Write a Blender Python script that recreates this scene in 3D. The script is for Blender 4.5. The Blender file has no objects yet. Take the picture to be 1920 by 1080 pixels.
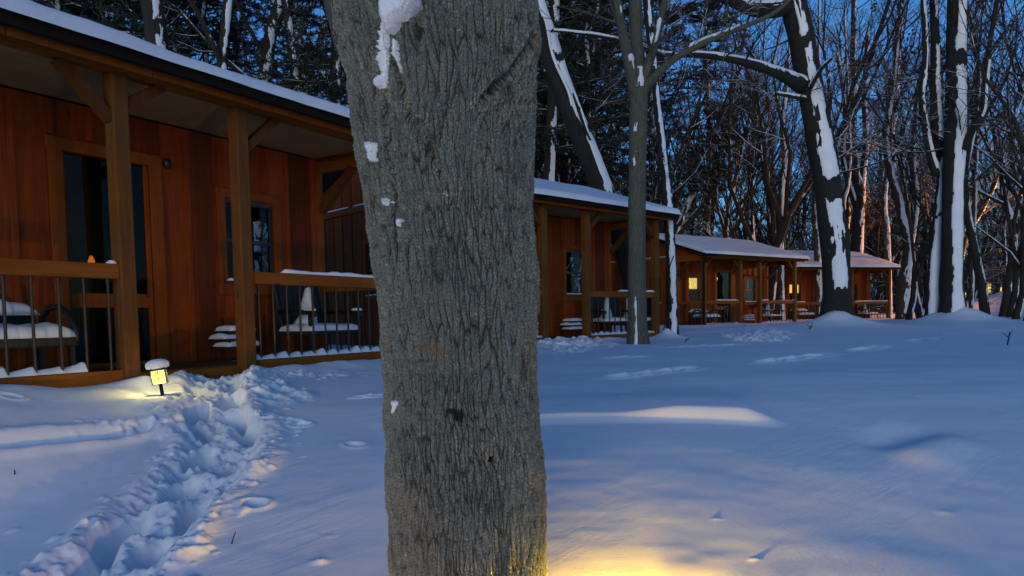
import bpy, math, random
import numpy as np
from mathutils import Vector, Matrix
random.seed(7)
sc = bpy.context.scene
COL = sc.collection
E = 1.5                       # eye height above the world's zero
PI = math.pi

# ------------------------------------------------------------------ camera
F, PITCH, CY, ROLL = 1373.4, 3.295, 674.9, -0.997
cam = bpy.data.objects.new('camera', bpy.data.cameras.new('camera')); COL.objects.link(cam)
cam.data.sensor_width = 36; cam.data.lens = F/1920*36
cam.data.shift_y = (CY-540)/1920
cam.data.clip_start = .05; cam.data.clip_end = 900
cam.matrix_world = Matrix.Translation((0,0,E)) @ Matrix.Rotation(math.radians(90-PITCH),4,'X') @ Matrix.Rotation(math.radians(ROLL),4,'Z')
sc.camera = cam
def ray(px, py):
    r = math.radians(ROLL); a, b = px-960, py-CY
    u = a*math.cos(r)+b*math.sin(r); v = -a*math.sin(r)+b*math.cos(r)
    X, Z = u/F, -v/F; p = math.radians(PITCH)
    return Vector((X, math.cos(p)+Z*math.sin(p), Z*math.cos(p)-math.sin(p)))
def at(px, py, y):            # world point of a picture position at depth y
    r = ray(px, py); k = y/r.y
    return Vector((r.x*k, y, r.z*k+E))

# ------------------------------------------------------------------ tags
def tag(o, label=None, cat=None, group=None, kind=None):
    if label: o['label'] = label
    if cat: o['category'] = cat
    if group: o['group'] = group
    if kind: o['kind'] = kind
    return o
def empty(name, loc=(0,0,0), rz=0):
    o = bpy.data.objects.new(name, None); COL.objects.link(o)
    o.location = loc; o.rotation_euler = (0,0,rz); o.empty_display_size = .1
    return o
def copy_tree(o, parent=None):
    c = o.copy(); COL.objects.link(c)
    if parent is not None: c.parent = parent
    for ch in list(o.children): copy_tree(ch, c)
    return c

# ------------------------------------------------------------------ numpy noise
_rs = np.random.RandomState(5); _T = _rs.rand(256,256)
def vn(x, y):
    xi = np.floor(x).astype(int); yi = np.floor(y).astype(int)
    fx = x-xi; fy = y-yi; fx = fx*fx*fx*(fx*(fx*6-15)+10); fy = fy*fy*fy*(fy*(fy*6-15)+10)
    g = lambda a, b: _T[a & 255, b & 255]
    return (g(xi,yi)*(1-fx)+g(xi+1,yi)*fx)*(1-fy)+(g(xi,yi+1)*(1-fx)+g(xi+1,yi+1)*fx)*fy
def fbm(x, y, n=4):
    s = 0; a = .5
    for k in range(n):
        s = s+a*(vn(x*2**k+17.3*k, y*2**k+9.1*k)-.5)*2; a *= .5
    return s
def sstep(a, b, x):
    t = np.clip((x-a)/(b-a), 0, 1); return t*t*(3-2*t)

# ------------------------------------------------------------------ mesh builder
class MB:
    def __init__(s): s.v = []; s.f = []
    def add(s, vs, fs):
        n = len(s.v); s.v += [tuple(v) for v in vs]; s.f += [tuple(i+n for i in f) for f in fs]
    def box(s, x0, x1, y0, y1, z0, z1, M=None):
        vs = [Vector(p) for p in ((x0,y0,z0),(x1,y0,z0),(x1,y1,z0),(x0,y1,z0),(x0,y0,z1),(x1,y0,z1),(x1,y1,z1),(x0,y1,z1))]
        if M: vs = [M@v for v in vs]
        s.add(vs, [(0,3,2,1),(4,5,6,7),(0,1,5,4),(1,2,6,5),(2,3,7,6),(3,0,4,7)])
    def beam(s, a, b, w, h, up=(0,0,1)):    # rectangular bar between two points
        a, b = Vector(a), Vector(b); d = (b-a); L = d.length; d.normalize()
        r = d.cross(Vector(up)).normalized(); u = r.cross(d)
        M = Matrix((r, d, u)).transposed().to_4x4(); M.translation = a
        s.box(-w/2, w/2, 0, L, -h/2, h/2, M)
    def tube(s, pts, rad, n=6, cap=True, seed=None, amp=0):
        pts = [Vector(p) for p in pts]; m = len(pts)
        base = len(s.v); ref = Vector((0.02,1,0.03)); 
        for i, p in enumerate(pts):
            d = (pts[min(i+1,m-1)]-pts[max(i-1,0)])
            if d.length < 1e-9: d = Vector((0,0,1))
            d.normalize()
            if i == 0 and abs(d.dot(ref)) > .8: ref = Vector((1,0,0))
            x = (ref-d*ref.dot(d)).normalized(); ref = x; y = d.cross(x)
            r = rad[i] if hasattr(rad,'__len__') else rad
            for k in range(n):
                a = 2*PI*k/n
                q = r*(1+(random.uniform(-amp,amp) if amp else 0))
                s.v.append(tuple(p+(x*math.cos(a)+y*math.sin(a))*q))
        for i in range(m-1):
            for k in range(n):
                k2 = (k+1) % n
                s.f.append((base+i*n+k, base+i*n+k2, base+(i+1)*n+k2, base+(i+1)*n+k))
        if cap:
            s.f.append(tuple(base+k for k in reversed(range(n)))); s.f.append(tuple(base+(m-1)*n+k for k in range(n)))
    def lathe(s, prof, n=16, M=None, jit=None):
        base = len(s.v)
        for (r, z) in prof:
            for k in range(n):
                a = 2*PI*k/n; q = r*(1+(jit(a,z) if jit else 0))
                v = Vector((q*math.cos(a), q*math.sin(a), z)); s.v.append(tuple(M@v if M else v))
        for i in range(len(prof)-1):
            for k in range(n):
                k2 = (k+1) % n; s.f.append((base+i*n+k, base+i*n+k2, base+(i+1)*n+k2, base+(i+1)*n+k))
        s.f.append(tuple(base+k for k in reversed(range(n)))); s.f.append(tuple(base+(len(prof)-1)*n+k for k in range(n)))
    def build(s, name, mat, parent=None, smooth=False, bevel=0):
        me = bpy.data.meshes.new(name); me.from_pydata(s.v, [], s.f); me.update()
        if mat: me.materials.append(mat)
        if smooth: me.polygons.foreach_set('use_smooth', [True]*len(me.polygons))
        o = bpy.data.objects.new(name, me); COL.objects.link(o)
        if parent: o.parent = parent
        if bevel:
            b = o.modifiers.new('bevel','BEVEL'); b.width = bevel; b.segments = 2; b.limit_method = 'ANGLE'
        return o
def pillow(mb, x0, x1, y0, y1, z0, h, nx=14, ny=8, seed=0, edge=.25, amp=.25):   # soft rounded slab of snow
    rs = random.Random(seed); ph = [rs.uniform(0,20) for _ in range(2)]
    X, Y = np.meshgrid(np.linspace(-1,1,nx), np.linspace(-1,1,ny), indexing='ij')
    w = np.minimum(x1-x0, y1-y0)
    px = x0+(X+1)/2*(x1-x0); py = y0+(Y+1)/2*(y1-y0)
    ex = np.clip((1-abs(X))*(x1-x0)/2/(h*1.1), 0, 1); ey = np.clip((1-abs(Y))*(y1-y0)/2/(h*1.1), 0, 1)
    prof = np.sqrt(np.clip(1-(1-ex)**2,0,1))*np.sqrt(np.clip(1-(1-ey)**2,0,1))
    n = fbm(px*9+ph[0], py*9+ph[1], 3)
    top = z0+h*prof*(1+amp*n)+.001
    j = (fbm(px*14+ph[1], py*14+ph[0], 2))*h*.3
    b = len(mb.v)
    for i in range(nx):
        for k in range(ny):
            edgef = 1 if (i in (0,nx-1) or k in (0,ny-1)) else 0
            mb.v.append((float(px[i,k]+j[i,k]*edgef), float(py[i,k]+j[i,k]*edgef), float(top[i,k])))
    for i in range(nx-1):
        for k in range(ny-1):
            mb.f.append((b+i*ny+k, b+(i+1)*ny+k, b+(i+1)*ny+k+1, b+i*ny+k+1))
    # underside
    ring = [b+i*ny for i in range(nx)]+[b+(nx-1)*ny+k for k in range(1,ny)]+[b+i*ny+ny-1 for i in range(nx-2,-1,-1)]+[b+k for k in range(ny-2,0,-1)]
    mb.f.append(tuple(reversed(ring)))

# ------------------------------------------------------------------ materials
def new_mat(name):
    m = bpy.data.materials.new(name); m.use_nodes = True; nt = m.node_tree; nt.nodes.clear()
    out = nt.nodes.new('ShaderNodeOutputMaterial'); p = nt.nodes.new('ShaderNodeBsdfPrincipled')
    nt.links.new(p.outputs[0], out.inputs['Surface']); return m, nt, p, out
def N(nt, t, **kw):
    n = nt.nodes.new(t)
    for k, v in kw.items():
        if k.startswith('_'): setattr(n, k[1:], v)
        else: n.inputs[k.replace('__',' ')].default_value = v
    return n
def coords(nt, scale=(1,1,1), kind='Object', loc=(0,0,0)):
    tc = nt.nodes.new('ShaderNodeTexCoord'); mp = nt.nodes.new('ShaderNodeMapping')
    mp.inputs['Scale'].default_value = scale; mp.inputs['Location'].default_value = loc
    nt.links.new(tc.outputs[kind], mp.inputs['Vector']); return mp.outputs[0]
def noise(nt, vec, scale, detail=4, rough=.55, dist=0):
    n = N(nt,'ShaderNodeTexNoise', Scale=scale, Detail=detail, Roughness=rough, Distortion=dist)
    nt.links.new(vec, n.inputs['Vector']); return n.outputs['Fac']
def ramp(nt, fac, stops):
    r = nt.nodes.new('ShaderNodeValToRGB'); el = r.color_ramp.elements
    while len(el) < len(stops): el.new(.5)
    for e, (p, c) in zip(el, stops):
        e.position = p; e.color = (c if len(c) == 4 else (*c,1)) if hasattr(c,'__len__') else (c,c,c,1)
    nt.links.new(fac, r.inputs[0]); return r.outputs[0]
def mathn(nt, op, a, b=None, clamp=False):
    n = nt.nodes.new('ShaderNodeMath'); n.operation = op; n.use_clamp = clamp
    for i, v in enumerate((a,b)):
        if v is None: continue
        if isinstance(v,(int,float)): n.inputs[i].default_value = v
        else: nt.links.new(v, n.inputs[i])
    return n.outputs[0]
def mixc(nt, f, a, b, mode='MIX'):
    n = nt.nodes.new('ShaderNodeMix'); n.data_type = 'RGBA'; n.blend_type = mode
    for i, v in ((0,f),(6,a),(7,b)):
        if hasattr(v,'is_linked') or hasattr(v,'links'): nt.links.new(v, n.inputs[i])
        else: n.inputs[i].default_value = v if i == 0 else ((*v,1) if len(v) == 3 else v)
    return n.outputs[2]
def bump(nt, p, h, strength=.5, dist=.01):
    b = N(nt,'ShaderNodeBump', Strength=strength, Distance=dist); nt.links.new(h, b.inputs['Height']); nt.links.new(b.outputs[0], p.inputs['Normal']); return b

SNOWC = (.80,.83,.88)
def snow_mat(name, bs=.25, scale=60):
    m, nt, p, o = new_mat(name); v = coords(nt)
    a = noise(nt, v, 3, 5); nt.links.new(ramp(nt, a, [(.3,(.76,.79,.85)),(.7,(.84,.86,.90))]), p.inputs['Base Color'])
    p.inputs['Roughness'].default_value = .75
    h = mathn(nt,'ADD', noise(nt, v, scale, 5, .65), mathn(nt,'MULTIPLY', noise(nt, v, scale*.25, 3), 1.4))
    bump(nt, p, h, bs, .012); return m
M_SNOW = snow_mat('snow')
# ground snow with wind ripples
m, nt, p, o = new_mat('snow_ground'); M_GROUND = m
v = coords(nt); v1 = nt.nodes.new('ShaderNodeMapping'); v1.inputs['Rotation'].default_value = (0,0,math.radians(-38)); nt.links.new(v, v1.inputs[0]); vr = nt.nodes.new('ShaderNodeMapping'); vr.inputs['Scale'].default_value = (1,4.5,1); nt.links.new(v1.outputs[0], vr.inputs[0])
nt.links.new(ramp(nt, noise(nt, v, 1.3, 6), [(.3,(.75,.79,.85)),(.7,(.84,.86,.90))]), p.inputs['Base Color']); p.inputs['Roughness'].default_value = .8
rp = mathn(nt,'MULTIPLY', ramp(nt, noise(nt, vr.outputs[0], 2.6, 6, .6, .5), [(.40,0.0),(.70,1.0)]), ramp(nt, noise(nt, v, .8, 2), [(.45,.05),(.65,.9)]))
h = mathn(nt,'ADD', mathn(nt,'MULTIPLY', rp, 1.0), mathn(nt,'ADD', mathn(nt,'MULTIPLY', noise(nt, v, 110, 4, .7), .45), mathn(nt,'MULTIPLY', noise(nt, v, 18, 4), .14)))
bump(nt, p, h, .24, .012)

def wood_mat(name, c1, c2, c3, axis='z', grain=1.0, rough=.7, board=0):
    m, nt, p, o = new_mat(name)
    sc_ = {'z':(14,14,1.0),'x':(1.0,14,14),'y':(14,1.0,14)}[axis]
    v = coords(nt, sc_); v0 = coords(nt)
    g = noise(nt, v, 2.6, 8, .65, .6); big = noise(nt, v0, 1.7, 4)
    oi = nt.nodes.new('ShaderNodeObjectInfo')
    c = ramp(nt, g, [(.25,c1),(.5,c2),(.75,c3)])
    c = mixc(nt, mathn(nt,'MULTIPLY', ramp(nt, big, [(.35,0.),(.7,1.)]), .45), c, (c1[0]*.75,c1[1]*.65,c1[2]*.6))
    if board:
        wn = nt.nodes.new('ShaderNodeTexWhiteNoise'); wn.noise_dimensions = '1D'
        sx = nt.nodes.new('ShaderNodeSeparateXYZ'); nt.links.new(v0, sx.inputs[0])
        s2 = mathn(nt,'ADD', sx.outputs[0], sx.outputs[1])
        nt.links.new(mathn(nt,'FLOOR', mathn(nt,'DIVIDE', s2, board)), wn.inputs['W'])
        c = mixc(nt, 1.0, c, ramp(nt, wn.outputs[0], [(0,.48),(1,1.2)]), 'MULTIPLY')
        # rain streaks and weathering running down the boards
        st = ramp(nt, noise(nt, coords(nt,(9,9,.5)), 1.5, 5, .6), [(.5,0.),(.75,1.)])
        c = mixc(nt, mathn(nt,'MULTIPLY', st, .5), c, (c1[0]*.4,c1[1]*.35,c1[2]*.4))
    kn = N(nt,'ShaderNodeTexVoronoi', Scale=1.0); nt.links.new(coords(nt, {'z':(7,7,2.2),'x':(2.2,7,7),'y':(7,2.2,7)}[axis]), kn.inputs['Vector'])
    c = mixc(nt, ramp(nt, kn.outputs['Distance'], [(.05,.85),(.10,0.)]), c, (c1[0]*.35,c1[1]*.3,c1[2]*.3))
    nt.links.new(c, p.inputs['Base Color']); p.inputs['Roughness'].default_value = rough; p.inputs['Specular IOR Level'].default_value = .12
    bump(nt, p, g, .35, .006); return m
M_WALL = wood_mat('stained_siding', (.165,.034,.006),(.255,.054,.009),(.33,.076,.014), 'z', rough=.65, board=.305)
M_POST = wood_mat('post_wood', (.10,.040,.010),(.142,.059,.015),(.19,.083,.022), 'z')
M_BRACE_SHADED = wood_mat('shaded_brace_wood', (.07,.026,.007),(.105,.040,.010),(.15,.06,.016), 'z')  # post wood made darker: the shade on the braces is in the colour
M_BEAM = wood_mat('beam_wood', (.16,.052,.008),(.225,.076,.011),(.29,.10,.017), 'x')
M_TRIM = wood_mat('trim_wood', (.165,.043,.007),(.23,.062,.010),(.29,.082,.015), 'z')
M_SOFF = wood_mat('soffit_board', (.24,.155,.065),(.31,.205,.085),(.36,.24,.105), 'x')
def plain(name, c, rough=.5, metal=0, bs=0, scale=60):
    m, nt, p, o = new_mat(name); v = coords(nt); n = noise(nt, v, scale*.3, 4)
    nt.links.new(ramp(nt, n, [(.3,tuple(x*.8 for x in c)),(.7,tuple(x*1.15 for x in c))]), p.inputs['Base Color'])
    p.inputs['Roughness'].default_value = rough; p.inputs['Metallic'].default_value = metal
    if bs: bump(nt, p, noise(nt, v, scale, 4), bs, .004)
    return m
M_FASC = plain('gutter_brown', (.014,.009,.007), .8, 0, .1)
M_FASC.node_tree.nodes['Principled BSDF'].inputs['Specular IOR Level'].default_value = .1
M_SHIN = plain('shingle', (.03,.028,.027), .9, 0, .5)
M_METAL = plain('black_metal', (.018,.018,.02), .45, .3, .1)
M_BAL = plain('bronze_baluster', (.05,.038,.032), .4, .6)
M_CHAIR = plain('dark_wicker', (.014,.014,.016), .6, 0, .4, 150)
M_ROOM = plain('room_interior', (.10,.07,.05), .8)
M_FRAME = plain('window_frame_dark', (.03,.028,.028), .4)
def glass_mat():
    m, nt, p, o = new_mat('window_glass'); nt.nodes.remove(p)
    t = N(nt,'ShaderNodeBsdfTransparent'); t.inputs[0].default_value = (.80,.82,.84,1)
    g = N(nt,'ShaderNodeBsdfGlossy', Roughness=.02); fr = N(nt,'ShaderNodeFresnel', IOR=1.22)
    b = N(nt,'ShaderNodeBump', Strength=.1, Distance=.02); nt.links.new(noise(nt, coords(nt), 3, 2), b.inputs['Height']); nt.links.new(b.outputs[0], g.inputs['Normal'])
    mx = nt.nodes.new('ShaderNodeMixShader'); nt.links.new(fr.outputs[0], mx.inputs[0]); nt.links.new(t.outputs[0], mx.inputs[1]); nt.links.new(g.outputs[0], mx.inputs[2])
    nt.links.new(mx.outputs[0], o.inputs['Surface']); return m
M_GLASS = glass_mat()
def emis(name, c, s, pattern=None):
    m, nt, p, o = new_mat(name)
    p.inputs['Base Color'].default_value = (*[x*.5 for x in c],1); p.inputs['Emission Color'].default_value = (*c,1); p.inputs['Emission Strength'].default_value = s
    if pattern:
        w = N(nt,'ShaderNodeTexWave', Scale=pattern, Distortion=14, Detail=3); w.inputs['Detail Scale'].default_value = 1.2; nt.links.new(coords(nt), w.inputs['Vector'])
        cc = ramp(nt, w.outputs[0], [(.0,(c[0]*.25,c[1]*.18,0)),(.12,(c[0]*.35,c[1]*.25,c[2]*.1)),(.25,c),(1,(c[0],c[1]*1.05,c[2]*1.6))])
        nt.links.new(cc, p.inputs['Emission Color'])
    return m
M_LITWIN = emis('lit_patterned_curtain', (1,.72,.12), .75, 7)
M_LITWIN2 = emis('lit_curtain', (1,.62,.12), .7)
M_ORANGE = emis('amber_lamp_glass', (1,.28,.04), .9)
M_AMBER = emis('dim_amber_glass', (1,.25,.03), .35)
M_BULB = emis('warm_bulb', (1,.6,.2), 3)

def lamp_glass(name, c, s):
    m, nt, p, o = new_mat(name)
    v = coords(nt); n = noise(nt, v, 70, 4, .7, 1)
    em = N(nt,'ShaderNodeEmission', Strength=s); nt.links.new(ramp(nt, n, [(.38,(c[0]*.35,c[1]*.33,c[2]*.3)),(.6,c)]), em.inputs[0])
    t = N(nt,'ShaderNodeBsdfTransparent'); mx = N(nt,'ShaderNodeMixShader'); mx.inputs[0].default_value = .55
    nt.links.new(t.outputs[0], mx.inputs[1]); nt.links.new(em.outputs[0], mx.inputs[2]); nt.links.new(mx.outputs[0], o.inputs['Surface']); nt.nodes.remove(p)
    return m
M_LAMPG = lamp_glass('lantern_glass', (1,.83,.20), 1.3)

WIND = Vector((.62,-.76,.20)).normalized()
def bark_mat(name, c1, c2, snow=0.0, scale=1.0, bs=.8, snow_up=True):
    m, nt, p, o = new_mat(name)
    v = coords(nt,(9*scale,9*scale,1.6*scale)); v0 = coords(nt)
    g = noise(nt, v, 2.5, 7, .65, .8)
    c = ramp(nt, g, [(.3,c1),(.7,c2)])
    if snow:
        ge = nt.nodes.new('ShaderNodeNewGeometry')
        d = N(nt,'ShaderNodeVectorMath', _operation='DOT_PRODUCT'); nt.links.new(ge.outputs['Normal'], d.inputs[0]); d.inputs[1].default_value = WIND
        sx = nt.nodes.new('ShaderNodeSeparateXYZ'); nt.links.new(ge.outputs['Normal'], sx.inputs[0])
        nn = noise(nt, coords(nt,(3,3,1.2),'Object'), 1.2, 6, .65)
        s1 = mathn(nt,'ADD', d.outputs['Value'], mathn(nt,'MULTIPLY', mathn(nt,'SUBTRACT', nn, .5), 2.2))
        s1 = mathn(nt,'GREATER_THAN', s1, 1.25-snow*.5)
        s2 = mathn(nt,'GREATER_THAN', mathn(nt,'ADD', sx.outputs[2], mathn(nt,'MULTIPLY', mathn(nt,'SUBTRACT', nn, .5), .8)), .52)
        s = mathn(nt,'MAXIMUM', s1, s2)
        c = mixc(nt, s, c, (.78,.82,.88))
    nt.links.new(c, p.inputs['Base Color']); p.inputs['Roughness'].default_value = .9
    bump(nt, p, g, bs, .03); return m
M_BARK_D = bark_mat('dark_bark', (.006,.006,.005), (.024,.023,.019))
M_BARK_G = bark_mat('grey_green_bark', (.05,.052,.038), (.14,.14,.105), scale=2)
M_BARK_S = bark_mat('snowy_forest_bark', (.008,.006,.005), (.035,.027,.021), .75)
M_BARK_B = bark_mat('brown_forest_bark', (.03,.018,.012), (.09,.055,.035), .5)
M_TWIG = bark_mat('twig_bark', (.012,.008,.006), (.04,.028,.02), .30, bs=.1)
M_NEED = None
m, nt, p, o = new_mat('pine_needles'); M_NEED = m
ge = nt.nodes.new('ShaderNodeNewGeometry'); sx = nt.nodes.new('ShaderNodeSeparateXYZ'); nt.links.new(ge.outputs['Normal'], sx.inputs[0])
nn = noise(nt, coords(nt), 1.6, 5, .7)
c = ramp(nt, noise(nt, coords(nt), 5, 3), [(.3,(.010,.018,.012)),(.7,(.03,.05,.03))])
s = mathn(nt,'GREATER_THAN', nn, .62)
nt.links.new(mixc(nt, s, c, (.60,.66,.74)), p.inputs['Base Color']); p.inputs['Roughness'].default_value = .8
M_LEAF = plain('withered_leaf', (.075,.035,.016), .8)
M_LEAF2 = plain('orange_withered_leaf', (.20,.085,.03), .8)

# ------------------------------------------------------------------ terrain
CABS = [(-3.765,3.831,31.202),(-.798,10.586,46.681),(6.037,23.037,54.285),(11.762,30.403,72.545)]
def cab_axes(i):
    x, y, t = CABS[i]; t = math.radians(t)
    return (x,y), (math.sin(t),math.cos(t)), (-math.cos(t),math.sin(t))
W_, D_, DB = 4.86, 1.092, 4.75          # width, porch depth, back wall
def cpt(i, s, d, z=0):                  # cabin local -> world, z above the porch floor
    (x,y), a, n = cab_axes(i); return Vector((x+s*a[0]+d*n[0], y+s*a[1]+d*n[1], E-.36+z))
YK = [-30,0,1,2,3,4,5,6,8,11,14.5,18,22,30,60,90,200,800]
ZK = [-1.7,-1.5,-1.38,-1.21,-.975,-.735,-.575,-.51,-.47,-.455,-.45,-.345,-.305,-.28,0.0,2.2,7,9]
_yy = np.linspace(-30,800,83001); _zz = np.interp(_yy, YK, ZK)
_k = np.exp(-np.linspace(-2,2,81)**2); _k /= _k.sum(); _zz = np.convolve(np.pad(_zz,40,'edge'), _k, 'valid')
def rect_dist(X, Y, i, s0, s1, d0, d1):
    (x,y), a, n = cab_axes(i); s = (X-x)*a[0]+(Y-y)*a[1]; d = (X-x)*n[0]+(Y-y)*n[1]
    ds = np.maximum(np.maximum(s0-s, s-s1), 0); dd = np.maximum(np.maximum(d0-d, d-d1), 0)
    return np.hypot(ds, dd), s, d
def Hbase(X, Y):
    X = np.asarray(X,float); Y = np.asarray(Y,float)
    z = np.interp(Y, _yy, _zz)
    # whole wooded side to the left lies at cabin level
    for i in range(4):
        dist, s, d = rect_dist(X, Y, i, -6 if i == 0 else -.3, W_+.3, -.02, 30 if i == 0 else 6)
        w = 1-sstep(.15, 1.5, dist); z = z*(1-w)+(-.42)*w
    z = z+.03*fbm(X*.35+3, Y*.35+8, 3)*sstep(3,6,Y)
    # bank at the right edge
    z = z+1.6*np.exp(-(((X-26.5)/4.5)**2+((Y-34)/6)**2))
    return z+E
def gp(px, py):                         # ground point seen at a picture position
    r = ray(px,py); y = 1.5
    for k in range(4000):
        x = r.x/r.y*y
        if r.z/r.y*y+E <= float(Hbase(x,y)): break
        y *= 1.002
    return Vector((x, y, r.z/r.y*y+E))
def polydist(X, Y, P):
    best = np.full(X.shape, 1e9); arc = np.zeros(X.shape); side = np.zeros(X.shape); L = 0
    for a, b in zip(P[:-1], P[1:]):
        dx, dy = b[0]-a[0], b[1]-a[1]; l = math.hypot(dx,dy)
        t = np.clip(((X-a[0])*dx+(Y-a[1])*dy)/l/l, 0, 1)
        qx, qy = X-(a[0]+t*dx), Y-(a[1]+t*dy); q = np.hypot(qx,qy)
        sd = np.sign(dx*qy-dy*qx); m = q < best
        best = np.where(m,q,best); arc = np.where(m,L+t*l,arc); side = np.where(m,sd,side); L += l
    return best, arc, side, L
TR = [gp(*q) for q in [(430,690),(400,735),(395,775),(425,815),(412,860),(355,915),(285,985),(215,1050),(140,1120)]]
TRENCH = [(q.x,q.y) for q in TR]
def dent(z, X, Y, c, ang, la, lb, dep, rim=.35):
    ca, sa = math.cos(ang), math.sin(ang)
    u = ((X-c[0])*ca+(Y-c[1])*sa)/la; v = (-(X-c[0])*sa+(Y-c[1])*ca)/lb
    r2 = u*u+v*v
    return z-dep*np.exp(-r2**2.6)+dep*rim*np.exp(-((np.sqrt(r2)-1.45)/.42)**2)
MOUNDS = []
LAMP = gp(305,742)
def terrain(X, Y):
    z = Hbase(X, Y)-E
    near = 1-sstep(7,16,Y)
    z = z+.010*fbm(X*1.1, Y*1.9, 4)*(.4+.6*near)
    # --- walked trench to the first cabin
    q, arc, side, L = polydist(X, Y, TRENCH)
    wob = .06*fbm(arc*3+2, side*3, 3)
    lump = fbm(X*6, Y*6, 5); fine = fbm(X*22, Y*22, 3)
    band = 1-sstep(.13,.24,q+wob)
    zt = -.055*band+.030*np.exp(-((q-.27-wob)/.07)**2)*(1+.9*lump)
    zt = zt+band*(.045*lump+.014*fine)
    z = z+zt+(1-sstep(.16,.36,q+wob))*(.040*(.22-np.abs(fbm(X*7+3,Y*7,3)))+.036*np.maximum(.16-np.abs(fbm(X*21+3,Y*21,3)),-.1))
    pts = []; s = .12; k = 0
    P = TRENCH
    seg = [math.dist(a,b) for a,b in zip(P[:-1],P[1:])]
    def along(s):
        for (a,b),l in zip(zip(P[:-1],P[1:]),seg):
            if s <= l: return (a[0]+(b[0]-a[0])*s/l, a[1]+(b[1]-a[1])*s/l, math.atan2(b[1]-a[1],b[0]-a[0]))
            s -= l
        return None
    rr = random.Random(3)
    while True:
        r = along(s)
        if not r: break
        lat = (.10 if k % 2 else -.10)+rr.uniform(-.04,.04)
        c = (r[0]-math.sin(r[2])*lat, r[1]+math.cos(r[2])*lat)
        z = dent(z, X, Y, c, r[2]+rr.uniform(-.5,.5), rr.uniform(.10,.15), rr.uniform(.05,.07), rr.uniform(.09,.17), .12)
        s += rr.uniform(.12,.28); k += 1
    # --- rubbly trodden patches
    for (a, b, amp, wd) in [((400,712),(530,742),.055,.30),((385,690),(440,680),.05,.35),((1045,648),(1095,640),.10,.5),((1130,645),(1015,662),.05,.4),
                        ((1395,612),(1460,628),.10,.55),((1420,640),(1385,628),.09,.5),((345,790),(250,800),.05,.16),((480,705),(715,702),.04,.13)]:
        A, B = gp(*a), gp(*b); q, arc, sd, L = polydist(X, Y, [(A.x,A.y),(B.x,B.y)])
        w = 1-sstep(wd*.4, wd, q+.2*wd*lump)
        ch = fbm(X*9+5, Y*9, 4); z = z+w*amp*(np.maximum(ch,-.25)+.1)
    # --- drag line to the left and single tracks over the field
    for pl, dep, wd in [([(300,800),(200,818),(100,826),(-30,842)],.05,.045)]:
        G = [gp(*q) for q in pl]; q, arc, sd, L = polydist(X, Y, [(g.x,g.y) for g in G])
        z = z-dep*.7*np.exp(-(q/wd)**2)*(1+.5*lump)+dep*.3*np.exp(-((q-wd*2)/wd)**2)*(1+lump)
    lines = [((1142,708),(1310,690),4,.055),((1422,680),(1560,664),4,.06),((1594,657),(1668,650),3,.06),((1706,640),(1762,634),2,.06),
             ((480,792),(590,791),4,.05),((1130,672),(1210,668),2,.04),((1250,652),(1400,646),6,.05),((655,748),(716,742),2,.05),
             ((350,1034),(362,1034),1,.03),((455,960),(470,961),1,.05),((20,758),(35,759),1,.04),((670,830),(676,830),1,.03),((1770,628),(1900,618),3,.04)]
    for a, b, n, dep in lines:
        A, B = gp(*a), gp(*b); ang = math.atan2(B.y-A.y, B.x-A.x)
        for k in range(n):
            t = (k+.5)/n; c = (A.x+(B.x-A.x)*t+rr.uniform(-.03,.03), A.y+(B.y-A.y)*t+rr.uniform(-.08,.08))
            l = min(.26, math.dist((A.x,A.y),(B.x,B.y))/n*.5) if n > 1 else .05
            z = dent(z, X, Y, c, ang+rr.uniform(-.15,.15), max(l,.05), rr.uniform(.4,.55)*max(l,.07) if l < .12 else .085, dep, .22)
    # small scattered clumps that fell from the trees
    for k in range(34):
        c = (rr.uniform(-3.2,4), rr.uniform(2.7,8)); q2 = ((X-c[0])**2+((Y-c[1])*1.4)**2)
        z = z+rr.uniform(.002,.006)*np.exp(-q2/rr.uniform(.012,.032)**2)
    # --- drift with a lit lip, hollow at the right
    A, B = gp(995,800), gp(1478,799); dx, dy = B.x-A.x, B.y-A.y; l = math.hypot(dx,dy)
    t = ((X-A.x)*dx+(Y-A.y)*dy)/l; d = (-(X-A.x)*dy+(Y-A.y)*dx)/l
    d = d-.05*np.sin(t*2.1)-.05*fbm(t*1.3,t*0+3,2)
    along_ = sstep(-1.2,-.2,t)*(1-sstep(l-.26,l+.06,t))*(.55+.45*sstep(l*.35,l*.62,t))
    z = z+.080*along_*sstep(-.02,.11,d)*np.exp(-np.maximum(d-.16,0)**2/.5**2)
    A, B = gp(1640,868), gp(1810,806); q, arc, sd, L = polydist(X, Y, [(A.x,A.y),(B.x,B.y)])
    dd = q*sd; ww = np.exp(-(((arc/L)-.5)/.3)**4); z = z+.032*np.exp(-((dd+.07)/.15)**2)*ww-.034*np.exp(-((dd-.15)/.13)**2)*ww
    # --- banks along the porches
    for i in range(4):
        dist, s, dd = rect_dist(X, Y, i, 0, W_, 0, 3)
        front = np.exp(-((dd+.28)/.22)**2)*sstep(-.6,.1,s)*(1-sstep(W_-.1,W_+.6,s))
        z = z+front*.035*(1+1.5*fbm(s*2.2+i*7, dd*2, 3))
    for (c, h, r) in MOUNDS:
        q = np.hypot(X-c[0], Y-c[1]); z = z+h*np.exp(-(q/r)**1.3)*(1+.25*lump)
    w = 1-sstep(.12,.42,np.hypot(X-LAMP.x, Y-LAMP.y)); z = z*(1-w)+w*(LAMP.z-E+.012*fbm(X*9,Y*9,3)+.02*(np.hypot(X-LAMP.x,Y-LAMP.y)))
    # no snow inside the porches and rooms
    for i in range(4):
        dist, s, dd = rect_dist(X, Y, i, -.0, W_+.0, .02, DB)
        z = np.where(dist <= 0, np.minimum(z,-.46), z)
    return z+E

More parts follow.
